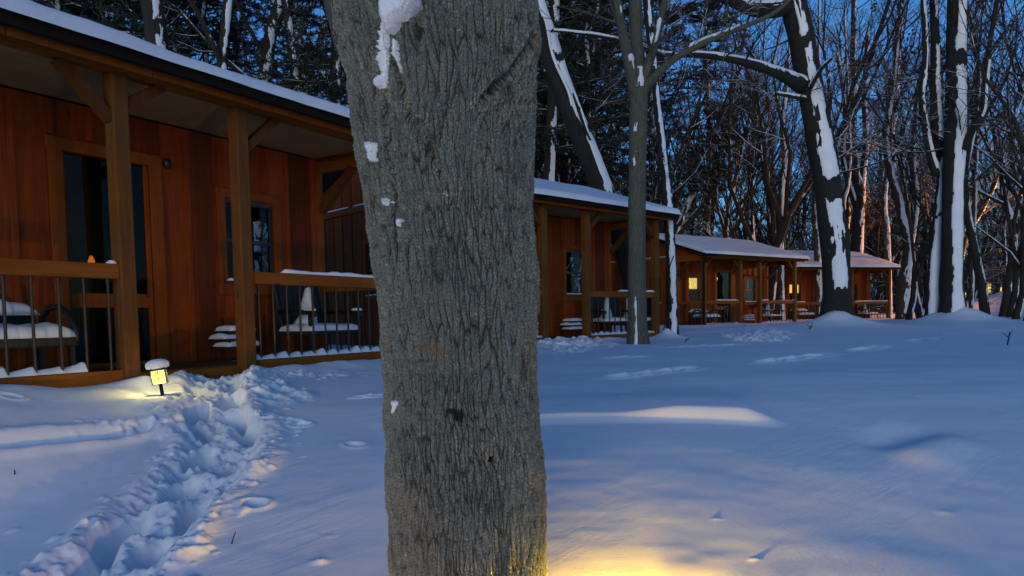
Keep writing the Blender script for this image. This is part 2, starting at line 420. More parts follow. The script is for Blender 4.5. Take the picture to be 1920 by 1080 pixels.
# ------------------------------------------------------------------ trees: tools
def catmull(P, n=6):
    P = [tuple(p) for p in P]; Q = [P[0]]+P+[P[-1]]; out = []
    for i in range(1, len(Q)-2):
        a, b, c, d = [np.array(q,float) for q in Q[i-1:i+3]]
        for k in range(n):
            t = k/n; out.append(.5*(2*b+(c-a)*t+(2*a-5*b+4*c-d)*t*t+(3*b-a-3*c+d)*t**3))
    out.append(np.array(P[-1],float)); return out
def rough_limb(mb, P, n=14, amp=.05, res=6, seed=0, fur=.05):       # P: [(x,y,z,r)]
    Q = catmull(P, res); m = len(Q); base = len(mb.v); ref = Vector((1,0,0)); fr = []; L = 0
    for i, q in enumerate(Q):
        d = Vector(Q[min(i+1,m-1)][:3])-Vector(Q[max(i-1,0)][:3]); d.normalize()
        x = (ref-d*ref.dot(d)).normalized(); y = d.cross(x); ref = x
        if i: L += float(np.linalg.norm(Q[i][:3]-Q[i-1][:3]))
        for k in range(n):
            a = 2*PI*k/n
            w = amp*float(fbm(np.array(math.cos(a)*1.4+seed), np.array(math.sin(a)*1.4+L*.9+seed), 3))+fur*float(vn(np.array(k*5.3+seed), np.array(L*2.0)))
            mb.v.append(tuple(Vector(q[:3])+(x*math.cos(a)+y*math.sin(a))*float(q[3])*(1+w)))
    for i in range(m-1):
        for k in range(n):
            k2 = (k+1) % n; mb.f.append((base+i*n+k, base+i*n+k2, base+(i+1)*n+k2, base+(i+1)*n+k))
    mb.f.append(tuple(base+k for k in reversed(range(n)))); mb.f.append(tuple(base+(m-1)*n+k for k in range(n)))
    return Q
def snow_strip(mb, Q, D, half, th=.02, t0=0., t1=1., rag=.35, seed=0, na=43, lump=1., gaps=(), res=4):
    # D: side of the limb the snow sticks to; half(t): half angle covered
    Q = [np.array(q) for q in Q]; P = []
    for a, b in zip(Q[:-1], Q[1:]):
        rs_ = max(1,int(np.linalg.norm((b-a)[:3])/.05)) if a[3] > .04 else res
        for k in range(rs_): P.append(a+(b-a)*k/rs_)
    P.append(Q[-1]); m = len(P); base = len(mb.v); L = 0; D = Vector(D); LT = sum(float(np.linalg.norm((b-a)[:3])) for a, b in zip(P[:-1], P[1:]))
    for i, q in enumerate(P):
        t = i/(m-1)
        d = Vector(P[min(i+1,m-1)][:3])-Vector(P[max(i-1,0)][:3]); d.normalize()
        if i: L += float(np.linalg.norm(P[i][:3]-P[i-1][:3]))
        x = (D-d*D.dot(d)).normalized(); y = d.cross(x); r = float(q[3])
        h = half(t) if callable(half) else half
        if t < t0-.02 or t > t1+.02: h = -1
        A = 2.0
        for k in range(na):
            a = -A/1.0*1+2*A*k/(na-1)
            rr = max(r, .04)
            nz = rag*float(fbm(np.array(L*1.3/max(rr,.1)*.2+seed), np.array(a*.8+seed*3), 3))*1.7+rag*1.1*float(fbm(np.array(L*2.2/max(rr,.1)*.6+seed), np.array(a*4), 4))
            mk = h-abs(a)+nz if h > 0 else -1
            for g0, g1 in gaps:
                tj = t+.012*float(fbm(np.array(a*3+seed), np.array(g0*50), 3))
                if tj > g0-.03 and tj < g1+.03: mk = min(mk, max(g0-tj, tj-g1)*LT/max(r,.05))
            if t0 > 0: mk = min(mk, (t-t0)*LT/max(r,.05)+nz*1.5)
            if t1 < 1: mk = min(mk, (t1-t)*LT/max(r,.05)+nz*1.5)
            off = th*min(1, max(mk,0)/.35)**.5*(1+.5*lump*float(fbm(np.array(L*5), np.array(a*2+seed), 3))) if mk > 0 else -.35*r-.01
            mb.v.append(tuple(Vector(q[:3])+(x*math.cos(a)+y*math.sin(a))*(r*1.0+off)))
    for i in range(m-1):
        for k in range(na-1): mb.f.append((base+i*na+k, base+(i+1)*na+k, base+(i+1)*na+k+1, base+i*na+k+1))
def edges(E_, y):                       # [(py, xl, xr)] at depth y -> centre line with radii
    out = []
    for py, xl, xr in E_:
        p = at((xl+xr)/2, py, y); out.append((p.x, p.y, p.z, (xr-xl)/2/F*y))
    return out
def grow(mt, mb, p, d, L, r, lvl, R, prm, leaf=None):
    n = (9,5,4,3)[lvl]; pts = [p]; rad = [r]; dirs = []
    wander = prm['w'][lvl]; up = prm['up'][lvl]
    for i in range(n):
        d = (d+Vector((R.gauss(0,1),R.gauss(0,1),R.gauss(0,.5)))*wander+Vector((0,0,up))).normalized()
        p = p+d*L/n; pts.append(p); dirs.append(d.copy()); rad.append(max(r*(1-.82*(i+1)/n), .005))
    (mt if lvl == 0 else mb).tube(pts, rad, (8,5,3,3)[lvl], cap=lvl == 0)
    if lvl == 3:
        return
    for k in range(prm['n'][lvl]):
        t = R.uniform(prm['t0'][lvl], 1.0); i = min(int(t*n), n-1); f = t*n-i
        q = pts[i].lerp(pts[i+1], f); dd = dirs[i]
        s = Vector((R.gauss(0,1),R.gauss(0,1),R.gauss(0,1))); s = (s-dd*s.dot(dd)).normalized()
        a = prm['ang'][lvl]*R.uniform(.6,1.35)
        nd = dd*math.cos(a)+s*math.sin(a)
        l = L*prm['len'][lvl]*R.uniform(.55,1.25)*(1.15-.55*t)
        rr = min(rad[i]*.62, max(l*.014,.007))
        grow(mt, mb, q, nd, l, rr, lvl+1, R, prm, leaf)
        if leaf is not None and lvl == 2 and R.random() < .35:
            for _ in range(3): leaf.append(q+Vector((R.gauss(0,.12),R.gauss(0,.12),R.gauss(0,.1))))
def leaves(name, pts, mat, parent, size=.06, R=random):
    mb = MB()
    for p in pts:
        u = Vector((R.gauss(0,1),R.gauss(0,1),R.gauss(0,1))).normalized(); w = u.orthogonal().normalized()
        s = size*R.uniform(.6,1.5); k = u.cross(w)*.12*s
        mb.add([p-u*s, p+w*s*.5+k, p+u*s, p-w*s*.5+k], [(0,1,2),(0,2,3)])
    return mb.build(name, mat, parent)
TALL = dict(w=(.10,.16,.2,.25), up=(.05,.10,.06,.02), n=(13,8,7), t0=(.22,.2,.15), ang=(.75,.7,.7), len=(.30,.45,.45))
FORK = dict(w=(.17,.2,.22,.25), up=(.07,.16,.08,.02), n=(11,9,7), t0=(.15,.15,.1), ang=(.50,.6,.7), len=(.55,.42,.42))
def bare_tree(seed, h, r, prm, mat, lean=(0,0), leafy=0):
    R = random.Random(seed); root = empty('bare_tree'); mt, mb = MB(), MB(); lf = [] if leafy else None
    grow(mt, mb, Vector((0,0,-.3)), Vector((lean[0],lean[1],1)).normalized(), h, r, 0, R, prm, lf)
    mt.build('trunk', mat, root, True); mb.build('branches', M_TWIG if not leafy else M_TWIG, root, True)
    if leafy: leaves('withered_leaves', lf, M_LEAF, root, .07, R)
    return root
def pine_tree(seed, h, r, start):
    R = random.Random(seed); root = empty('pine_tree'); mt, mb, nd = MB(), MB(), MB()
    pts = [Vector((R.gauss(0,.04)*i, R.gauss(0,.04)*i, -.3+h*i/8)) for i in range(9)]
    mt.tube(pts, [r*(1-.8*i/8) for i in range(9)], 8)
    z = start
    while z < h*.97:
        f = (z-start)/(h-start); bl = (2.9-2.3*f)*R.uniform(.7,1.15); i = min(int((z+.3)/h*8),7); q = pts[i].lerp(pts[i+1], (z+.3)/h*8-i)
        for k in range(R.choice((4,5,6))):
            a = R.uniform(0,2*PI); d = Vector((math.cos(a),math.sin(a),R.uniform(-.15,.25))).normalized(); p = q.copy(); P = [p.copy()]
            for s in range(5): d = (d+Vector((R.gauss(0,.12),R.gauss(0,.12),-.03+.03*s))).normalized(); p = p+d*bl/5; P.append(p.copy())
            mb.tube(P, [.035,.03,.024,.018,.012,.006], 3, cap=False)
            for s in range(1,6):
                for t in range(3):
                    c0 = P[s-1].lerp(P[s], R.random()); e = (d+Vector((R.gauss(0,.8),R.gauss(0,.8),R.gauss(0,.25)))).normalized(); ln = R.uniform(.25,.6)*(1-.4*f)
                    c1 = c0+e*ln; mb.tube([c0,c1], [.012,.004], 3, cap=False)
                    for w in range(5):
                        c = c0.lerp(c1, .25+.75*w/4)
                        for b in range(3):
                            u = (e*.8+Vector((R.gauss(0,.7),R.gauss(0,.7),R.gauss(.1,.5)))).normalized(); v = u.orthogonal().normalized()
                            l2 = R.uniform(.10,.2); w2 = .022
                            nd.add([c-v*w2, c+u*l2, c+v*w2], [(0,1,2)])
        z += R.uniform(.38,.62)
    mt.build('trunk', M_BARK_S, root, True); mb.build('branches', M_TWIG, root); nd.build('needles', M_NEED, root)
    return root
def gz(x, y): return float(Hbase(x,y))
WD = Vector((.10,-.98,.12)).normalized()

# ------------------------------------------------------------------ hero trees
# the big near trunk ------------------------------------------------
YT = 2.4
prof = [(0,615,1002),(60,630,1009),(100,641,1008),(150,660,1005),(215,670,1000),(300,675,998),(380,688,1000),(430,695,1002),(500,706,1006),(590,712,1009),(690,720,1010),(790,724,1012),(890,729,1016),(1040,731,1022),(1080,731,1023)]
cs = []
for py, xl, xr in prof:
    a, b = at(xl,py,YT), at(xr,py,YT); cs.append(((a.z+b.z)/2, a.x, b.x))
cs.sort(); zk = np.array([c[0] for c in cs]); xl = np.array([c[1] for c in cs]); xr = np.array([c[2] for c in cs])
z0, z1 = E-1.45, zk[-1]+.22
nz, nth = 900, 640
zs = np.linspace(z0, z1, nz)
def ext(z, zk, v, slope_lo, slope_hi):
    o = np.interp(z, zk, v); o = np.where(z < zk[0], v[0]+(z-zk[0])*slope_lo, o); return np.where(z > zk[-1], v[-1]+(z-zk[-1])*slope_hi, o)
L_ = ext(zs, zk, xl, .10, -.35); R_ = ext(zs, zk, xr, -.10, .15)
kk = np.exp(-np.linspace(-2,2,41)**2); kk /= kk.sum()
L_ = np.convolve(np.pad(L_,20,'edge'),kk,'valid'); R_ = np.convolve(np.pad(R_,20,'edge'),kk,'valid')
cx = (L_+R_)/2; rx = (R_-L_)/2; ry = rx*.55+.24*.45
TH, ZZ = np.meshgrid(np.linspace(0,2*PI,nth,endpoint=False)-PI/2+PI, zs)     # seam at the far side
CX, RX, RY = cx[:,None], rx[:,None], ry[:,None]
nx_, ny_ = np.cos(TH), np.sin(TH)
low = .016*fbm(nx_*2.2+4, ZZ*2.4+ny_, 4)+.007*fbm(TH*4, ZZ*7, 3)+.006*fbm(TH*9+.6*fbm(TH,ZZ*3,2), ZZ*1.8, 3)
X = CX+(RX+low)*nx_; Y = YT+(RY+low)*ny_
# creases where the leaders grow together, seen as a picture-like chart of x against height on the front
front = ny_ < .3
def onfront(px, py):
    d = YT-.2
    for _ in range(5):
        p = at(px,py,d); c_ = np.interp(p.z,zs,cx); a_ = np.interp(p.z,zs,rx); b_ = np.interp(p.z,zs,ry); u = min(abs(p.x-c_)/a_,.995); d = YT-b_*math.sqrt(1-u*u)
    return p
def crease(P, depth, wd):
    global X, Y
    P = [onfront(a,b) for a,b in P]; q, arc, sd, l = polydist(X, ZZ, [(p.x,p.z) for p in P])
    w = np.where(front, depth*(np.exp(-(q/wd)**2)-.35*np.exp(-((q-wd*1.8)/(wd))**2))*(1-sstep(.75,1.,arc/l)*.7), 0)
    X = X-w*nx_; Y = Y-w*ny_
crease([(712,-60),(722,120),(722,200),(735,300),(742,420),(752,520)], .020, .010)
crease([(745,120),(765,210),(800,275),(830,330),(845,375)], .016, .011)
crease([(1000,70),(960,135),(925,165),(902,185),(892,200)], .020, .009)
crease([(985,190),(945,200),(915,215),(898,245),(893,290)], .012, .011)
crease([(800,-60),(785,40),(770,110)], .02, .014)
crease([(720,420),(735,480),(742,560),(742,640)], .010, .006)
def pit(px, py, rad, depth, asp=1):
    global X, Y
    p = onfront(px,py); q = np.hypot(X-p.x, (ZZ-p.z)*asp); w = np.where(front, depth*np.exp(-(q/rad)**4), 0); X = X-w*nx_; Y = Y-w*ny_; return w/depth
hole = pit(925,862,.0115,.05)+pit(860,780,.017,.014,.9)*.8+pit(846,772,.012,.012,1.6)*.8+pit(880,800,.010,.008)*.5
pit(880,690,.03,.006); 
p1, p2 = onfront(790,650), onfront(905,665); q, arc, sd, l = polydist(X, ZZ, [(p1.x,p1.z),(p2.x,p2.z)])
scar = np.where(front, np.exp(-(q/.030)**2)*(.55+.45*fbm(X*14,ZZ*10,3)), 0)+np.where(front, np.exp(-((X-at(1000,0,YT).x)/.05)**2)*np.clip(fbm(X*20,ZZ*3,3),0,1)*1.2, 0)
n = nz*nth; me = bpy.data.meshes.new('trunk'); me.vertices.add(n)
me.vertices.foreach_set('co', np.stack([X-cx[0],Y-YT,ZZ-E+1.5],-1).reshape(-1).astype('f'))
ii, jj = np.meshgrid(np.arange(nz-1), np.arange(nth), indexing='ij'); j2 = (jj+1) % nth
fa = np.stack([ii*nth+jj, ii*nth+j2, (ii+1)*nth+j2, (ii+1)*nth+jj], -1).reshape(-1,4)
me.loops.add(fa.size); me.loops.foreach_set('vertex_index', fa.reshape(-1).astype('i'))
me.polygons.add(len(fa)); me.polygons.foreach_set('loop_start', np.arange(0,fa.size,4).astype('i')); me.polygons.foreach_set('loop_total', np.full(len(fa),4,'i'))
me.polygons.foreach_set('use_smooth', np.ones(len(fa),bool)); me.update(calc_edges=True)
uv = me.uv_layers.new(name='bark'); U = TH-TH[0,0]
uu = np.stack([U[ii,jj], U[ii,jj]+2*PI/nth, U[ii,jj]+2*PI/nth, U[ii,jj]], -1)*.27
vv = np.stack([ZZ[ii,jj], ZZ[ii,jj], ZZ[ii+1,jj], ZZ[ii+1,jj]], -1)
uv.data.foreach_set('uv', np.stack([uu,vv],-1).reshape(-1).astype('f'))
for nm, arr in (('scar',scar),('hole',hole)):
    at_ = me.attributes.new(nm,'FLOAT','POINT'); at_.data.foreach_set('value', np.clip(arr,0,1).reshape(-1).astype('f'))
m, nt, p, o = new_mat('maple_bark'); M_MAPLE = m
uvn = nt.nodes.new('ShaderNodeUVMap'); uvn.uv_map = 'bark'
def mp(scale, src=None):
    a = nt.nodes.new('ShaderNodeMapping'); a.inputs['Scale'].default_value = scale; nt.links.new(src or uvn.outputs[0], a.inputs[0]); return a.outputs[0]
wn = N(nt,'ShaderNodeTexNoise', Scale=14., Detail=4.); nt.links.new(mp((1,.6,1)), wn.inputs[0])
va = N(nt,'ShaderNodeVectorMath', _operation='MULTIPLY_ADD'); nt.links.new(wn.outputs['Color'], va.inputs[0]); va.inputs[1].default_value = (.030,.10,0); nt.links.new(uvn.outputs[0], va.inputs[2])
def vor(scale, rnd=1):
    x = N(nt,'ShaderNodeTexVoronoi', _feature='DISTANCE_TO_EDGE', _voronoi_dimensions='2D', Scale=1., Randomness=rnd); nt.links.new(mp(scale, va.outputs[0]), x.inputs['Vector']); return x.outputs['Distance']
big = mixc(nt, ramp(nt, noise(nt, uvn.outputs[0], 3.2, 2), [(.45,0.),(.6,1.)]), ramp(nt, vor((80,9,1)), [(0.,0.),(.06,.35),(.30,1.)]), ramp(nt, vor((52,6,1)), [(0.,0.),(.05,.3),(.26,1.)]))
sml = ramp(nt, vor((130,75,1)), [(0.,0.),(.18,.8),(.4,1.)])
nb = noise(nt, uvn.outputs[0], 24, 5, .6); fine = noise(nt, uvn.outputs[0], 210, 5, .7)
patch = ramp(nt, noise(nt, mp((6,2.6,1)), 1.3, 3), [(.38,.35),(.62,1.)])
hgt = mathn(nt,'ADD', mathn(nt,'MULTIPLY', mathn(nt,'MULTIPLY', big, patch), .95), mathn(nt,'ADD', mathn(nt,'MULTIPLY', sml, .26), mathn(nt,'ADD', mathn(nt,'MULTIPLY', nb, .55), mathn(nt,'MULTIPLY', fine, .30))))
ds = N(nt,'ShaderNodeDisplacement', Midlevel=1.12, Scale=.018); nt.links.new(hgt, ds.inputs['Height']); nt.links.new(ds.outputs[0], o.inputs['Displacement'])
m.displacement_method = 'BOTH'
tone = noise(nt, uvn.outputs[0], 5, 5, .6)
c = ramp(nt, tone, [(.3,(.165,.20,.16)),(.5,(.25,.26,.22)),(.7,(.30,.265,.205))])
c = mixc(nt, ramp(nt, noise(nt, uvn.outputs[0], 55, 5, .75), [(.56,0.),(.68,.8)]), c, (.56,.56,.47))
c = mixc(nt, ramp(nt, noise(nt, mp((1,1.4,1)), 33, 4, .7), [(.55,0.),(.66,.7)]), c, (.05,.048,.038))
c = mixc(nt, ramp(nt, mathn(nt,'MULTIPLY', big, patch), [(0.03,.95),(.32,0.)]), c, (.035,.031,.025))  # fissures: dark inner bark, deepened with recess shade painted into the colour
c = mixc(nt, ramp(nt, fine, [(.42,.40),(.56,0.)]), c, (.055,.05,.04))
c = mixc(nt, ramp(nt, sml, [(0.,.55),(.35,0.)]), c, (.05,.046,.036))  # small cracks darkened likewise, painted shade
a1 = nt.nodes.new('ShaderNodeAttribute'); a1.attribute_name = 'scar'; c = mixc(nt, ramp(nt, mathn(nt,'MULTIPLY', a1.outputs['Fac'], noise(nt, mp((1,.6,1)), 70, 5, .75)), [(.16,0.),(.42,.75)]), c, (.26,.15,.075))
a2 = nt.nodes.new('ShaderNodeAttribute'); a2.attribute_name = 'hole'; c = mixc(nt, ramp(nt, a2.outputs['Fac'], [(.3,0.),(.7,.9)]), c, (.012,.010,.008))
nt.links.new(c, p.inputs['Base Color']); p.inputs['Roughness'].default_value = .85
me.materials.append(M_MAPLE)
big_tree = tag(empty('maple_tree', (cx[0],YT,E-1.5)), 'huge furrowed grey maple trunk standing closest of all, with snow in its fork', 'tree')
to = bpy.data.objects.new('trunk', me); COL.objects.link(to); to.parent = big_tree
# leaders and limbs above the fork
mb = MB(); Rn = random.Random(4)
xt, rt = cx[-1]-cx[0], rx[-1]
for (dx, dy, l, r0, ox) in ((-.45,.08,5.5,.17,-.12),(.20,-.1,6,.18,.11),(-.02,.35,5.5,.15,.0)):
    P = [(xt+ox, 0, z1-E+1.15, r0), (xt+ox*1.25+dx*.2, dy*.2, z1-E+1.65, r0*.97)]
    for k in range(1,6): P.append((xt+ox*1.25+dx*(.2+k*.9*.8), dy*k*.9, z1-E+1.65+l*k/5, r0*(1-.15*k)))
    Q = rough_limb(mb, P, 16, .06, 4, 3)
    for k in range(9):
        q = Q[Rn.randrange(6,len(Q))]; grow(mb, mb, Vector(q[:3]), Vector((Rn.gauss(0,1),Rn.gauss(0,1),.6)).normalized(), Rn.uniform(1.5,2.8), q[3]*.4, 1, Rn, FORK)
mb.build('crown', M_BARK_G, big_tree, True)
# snow caught on the trunk
def trunk_surface(x, z):
    i = int(np.clip((z-z0)/(z1-z0)*(nz-1), 0, nz-1)); u = np.clip((x-cx[i])/rx[i], -.999, .999); th = -math.acos(u)
    j = int(round(((th-TH[0,0]) % (2*PI))/(2*PI)*nth)) % nth
    return Vector((X[i,j],Y[i,j],ZZ[i,j])), Vector((math.cos(th),math.sin(th),0))
def snow_patch(mb, poly, th=.02, step=1.5, seed=0, grow_=0):
    # poly: outline (px,py) of the patch on the front of the trunk
    xs = [q[0] for q in poly]; ys = [q[1] for q in poly]
    def inside(x, y):
        c = False; d = 1e9
        for (ax,ay),(bx,by) in zip(poly, poly[1:]+poly[:1]):
            if (ay > y) != (by > y) and x < (bx-ax)*(y-ay)/(by-ay)+ax: c = not c
            l2 = (bx-ax)**2+(by-ay)**2; t = max(0,min(1,((x-ax)*(bx-ax)+(y-ay)*(by-ay))/l2)); d = min(d, math.hypot(x-ax-t*(bx-ax), y-ay-t*(by-ay)))
        return d if c else -d
    nx2 = int((max(xs)-min(xs)+16)/step)+2; ny2 = int((max(ys)-min(ys)+16)/step)+2; b = len(mb.v); M = []
    for i in range(ny2):
        for j in range(nx2):
            px = min(xs)-8+j*step; py = min(ys)-8+i*step
            d = inside(px,py)+2.4*float(fbm(np.array(px*.09+seed), np.array(py*.09), 3))+2.2*float(fbm(np.array(px*.4+seed), np.array(py*.22), 2))
            w = onfront(px,py); s, nn = trunk_surface(w.x, w.z)
            off = -.012 if d < 0 else .012+th*min(1,d/13)**.6*(1+.3*float(fbm(np.array(px*.05),np.array(py*.05+seed),2)))
            v = s+nn*off-Vector((cx[0],YT,E-1.5)); mb.v.append(tuple(v)); M.append(d > -step*1.2)
    for i in range(ny2-1):
        for j in range(nx2-1):
            q = (i*nx2+j, (i+1)*nx2+j, (i+1)*nx2+j+1, i*nx2+j+1)
            if any(M[a] for a in q): mb.f.append(tuple(b+a for a in q))
mb = MB()
snow_patch(mb, [(716,-30),(782,-30),(789,8),(770,30),(752,38),(740,60),(731,62),(724,45),(717,35)], .035, seed=1)
snow_patch(mb, [(714,36),(728,50),(727,80),(722,100),(724,130),(731,158),(722,150),(719,165),(713,168),(709,153),(716,135),(710,110),(709,75)], .016, 1.3, seed=2)
snow_patch(mb, [(736,70),(743,75),(745,95),(752,125),(750,138),(742,120),(737,95)], .012, 1.3, seed=3)
snow_patch(mb, [(690,262),(696,270),(704,268),(706,280),(704,290),(708,300),(702,305),(697,285)], .010, 1.1, seed=4)
snow_patch(mb, [(724,372),(730,374),(729,385),(724,384)], .007, 1.0, seed=5)
snow_patch(mb, [(742,414),(754,411),(754,424),(748,423)], .007, 1.0, seed=6)
snow_patch(mb, [(833,362),(840,364),(838,368)], .008, 1.4, seed=6)
snow_patch(mb, [(738,748),(744,752),(742,772),(738,774),(740,760)], .005, 1.2, seed=7)
mb.build('snow_patch', M_SNOW, big_tree, True)

def hero(name, label, E_, y, mat, n=18, amp=.07, top=(), seed=0, strip=None, cat='tree', limbs=(), res=5, twigs=0, mound=None, prm=FORK, toplen=1.5, up_twigs=0, group=None, th=.012):
    P = edges(E_, y); P.sort(key=lambda q: q[2])
    b = P[0]; base = Vector((b[0], b[1], gz(b[0],b[1])))
    P = [(b[0]-(P[1][0]-b[0])*.3, b[1], base.z-.4, b[3]*1.25)]+P
    t = P[-1]; u = P[-2]; k = 1
    dx, dz = (t[0]-u[0])/(t[2]-u[2]+1e-6), 1
    ext_ = [(t[0]+dx*s*.7, t[1]+.05*s, t[2]+s, t[3]*(1-.13*s)) for s in ((1.6,3.2,4.8) if not top else ())]
    P2 = [(q[0]-base.x, q[1]-base.y, q[2]-base.z, q[3]) for q in P+ext_]
    root = tag(empty(name, base), label, cat, group); mb = MB()
    Q = rough_limb(mb, P2, n, amp, res, seed); mb.build('trunk', mat, root, True)
    bb, sn = MB(), MB(); Rn = random.Random(seed+11)
    if strip:
        for s in strip: snow_strip(sn, Q, s.get('D',WD), s['half'], s.get('th',th), s.get('t0',0), s.get('t1',1), s.get('rag',.3), seed+s.get('seed',0), gaps=s.get('gaps',()), res=s.get('res',3))
    ends = []
    for lb in limbs:
        LP = []; lm = MB()
        for (px,py,w,yy) in lb['p']:
            q = at(px,py,yy); LP.append((q.x-base.x, q.y-base.y, q.z-base.z, w/2/F*yy))
        LQ = rough_limb(lm, LP, 8, .08, 4, seed+3)
        if lb.get('snow'): snow_strip(sn, LQ, lb.get('D',(0,-.45,1)), lb['snow'], .03 if LP[0][3] > .05 else .015, rag=.25, seed=seed+5, na=9)
        for k in range(lb.get('tw',0)):
            q = LQ[Rn.randrange(len(LQ)//4,len(LQ))]; d = Vector((Rn.gauss(0,1),Rn.gauss(0,1),Rn.gauss(.3,.8))).normalized()
            grow(lm, lm, Vector(q[:3]), d, lb.get('tl',1.2)*Rn.uniform(.5,1.2), max(q[3]*.3,.008), 2 if lb.get('tl',1.2) < 1.5 else 1, Rn, TALL)
        lm.build('limb', mat, root, True)
    for k in range(twigs):
        q = Q[Rn.randrange(int(len(Q)*.45),len(Q))]; d = Vector((Rn.gauss(0,1),Rn.gauss(0,1),Rn.gauss(.5,.5))).normalized()
        bb = MB(); grow(bb, bb, Vector(q[:3])-d*min(q[3],.1)*.5, d, toplen*Rn.uniform(.5,1.2), .03, 1, Rn, prm); bb.build('branch', M_TWIG, root, True)
    if sn.v: sn.build('snow', M_SNOW, root, True)
    if mound: MOUNDS.append(((base.x+mound[2],base.y+mound[3]), mound[0], mound[1]))
    return root
rot = lambda deg: Vector((math.sin(math.radians(deg)), -math.cos(math.radians(deg)), .08))
# leaning dark trunk behind the second cabin
hero('leaning_tree', 'dark trunk leaning left over the second cabin roof, broad snow stripe down its right side',
     [(600,1180,1220),(520,1165,1206),(450,1146,1187),(355,1109,1149),(300,1088,1127),(240,1064,1103),(167,1037,1075),(67,1004,1042),(0,984,1020)], 16.2, M_BARK_D, seed=2,
     strip=[dict(half=lambda t:.62, D=(.55,-.80,.3), gaps=((.0,.27),(.362,.374),(.488,.5)), rag=.14, th=.02)], limbs=[
     dict(p=[(1005,20,10,16.2),(1020,40,10,16),(1035,110,9,16),(1062,170,9,16),(1070,200,6,16)], snow=.7, D=(.5,-.8,.3)),
     dict(p=[(1075,175,6,16),(1088,210,9,15.9),(1098,240,8,15.9),(1108,262,5,15.9)], snow=.7, D=(.5,-.8,.3))], twigs=7, toplen=3)
# fork tree before the second cabin
ft = hero('forked_tree', 'smooth grey-green trunk forking into three stems, in front of the second cabin porch',
     [(645,1175,1219),(600,1177,1213),(500,1178,1210),(400,1178,1210),(300,1180,1211),(210,1181,1213),(165,1182,1214),(120,1184,1208),(60,1182,1204),(0,1180,1203)], 11.3, M_BARK_G, seed=5, amp=.04,
     strip=[dict(half=.45, D=rot(4), t0=.412, t1=.432, rag=.3), dict(half=.3, D=rot(-32), t0=.288, t1=.328, rag=.3, seed=3), dict(half=lambda t:.45*(1-t/.10), D=rot(-18), t0=0, t1=.095, rag=.2, seed=5),dict(half=.16, D=rot(-30), t0=.350, t1=.360, seed=6)],
     limbs=[dict(p=[(1192,175,24,11.3),(1181,120,22,11.2),(1167,60,17,11.1),(1157,0,15,11),(1148,-60,12,11)], snow=lambda t:.5 if .18<t<.32 or .66<t<.72 else -1, D=(.3,-1,.1), tw=3, tl=1.0),
            dict(p=[(1202,165,22,11.3),(1218,115,16,11.2),(1228,85,14,11.1),(1238,40,12,11),(1246,0,11,11),(1258,-60,9,11)], snow=lambda t:.5 if .36<t<.5 else -1, D=(-.3,-.9,.2), tw=4, tl=1.2),
            dict(p=[(1204,172,20,11.3),(1222,150,17,11.2),(1262,112,13,11.1),(1320,80,11,11),(1382,55,9,10.9),(1450,25,8,10.8),(1490,-10,6,10.8)], snow=lambda t:.5 if .25 < t < .52 else -1, tw=8, tl=1.3)], twigs=0)
# slender snow-plastered stem
hero('snowy_sapling', 'slender dark stem coated with snow nearly its whole width, right of the second cabin porch',
     [(640,1246,1273),(560,1250,1270),(450,1247,1266),(350,1240,1259),(250,1231,1247),(190,1225,1239),(120,1219,1233),(30,1208,1224)], 14.3, M_BARK_D, n=12, seed=7, amp=.10,
     strip=[dict(half=lambda t:.72-.6*t, D=rot(8), rag=.28, gaps=((.46,.475),(.54,.55),(.62,.64)), res=5)],
     limbs=[dict(p=[(1262,560,2,14.1),(1252,590,2,14.0),(1243,622,2,14.0)],tw=0),dict(p=[(1263,480,2,14.1),(1252,520,2,13.9),(1262,570,2,13.9)],tw=0),dict(p=[(1236,330,5,14.2),(1210,320,4,13.9),(1195,322,3,13.8)],tw=3,tl=.8)], twigs=6, toplen=2.5)
# big leaning tree at the right
hero('leaning_tree', 'massive dark leaning trunk with a snow stripe and mound, before the fourth cabin',
     [(606,1535,1602),(580,1541,1597),(530,1546,1591),(450,1540,1590),(400,1534,1582),(340,1527,1575),(280,1517,1566),(200,1503,1549),(130,1491,1535),(60,1478,1522),(0,1463,1509)], 18.5, M_BARK_D, n=22, seed=9, amp=.08,
     strip=[dict(half=lambda t:.55+.15*math.sin(t*9), D=rot(-2), rag=.26, gaps=((.0,.085),(.247,.285),(.53,.546)), res=5, th=.02)], mound=(.42,.62,-.12,-.42),
     limbs=[dict(p=[(1500,158,30,18.3),(1465,140,20,17.6),(1420,124,17,17),(1370,111,13,16.6),(1310,103,11,16.3),(1240,102,9,16),(1190,82,7,15.8),(1110,66,6,15.6),(1038,58,4,15.5)], snow=.85, tw=16, tl=1.4),
            dict(p=[(1475,10,36,18.4),(1440,18,30,17.8),(1400,14,22,17.3),(1370,2,18,17),(1330,-12,14,16.8)], snow=.8, tw=8, tl=1.4),
            dict(p=[(1508,185,8,18.3),(1480,180,7,18),(1456,176,5,17.8)], snow=.8, tw=3),
            dict(p=[(1520,165,8,18.2),(1540,130,6,17.8),(1560,110,5,17.6)], snow=.5, tw=4)], twigs=12, toplen=3)
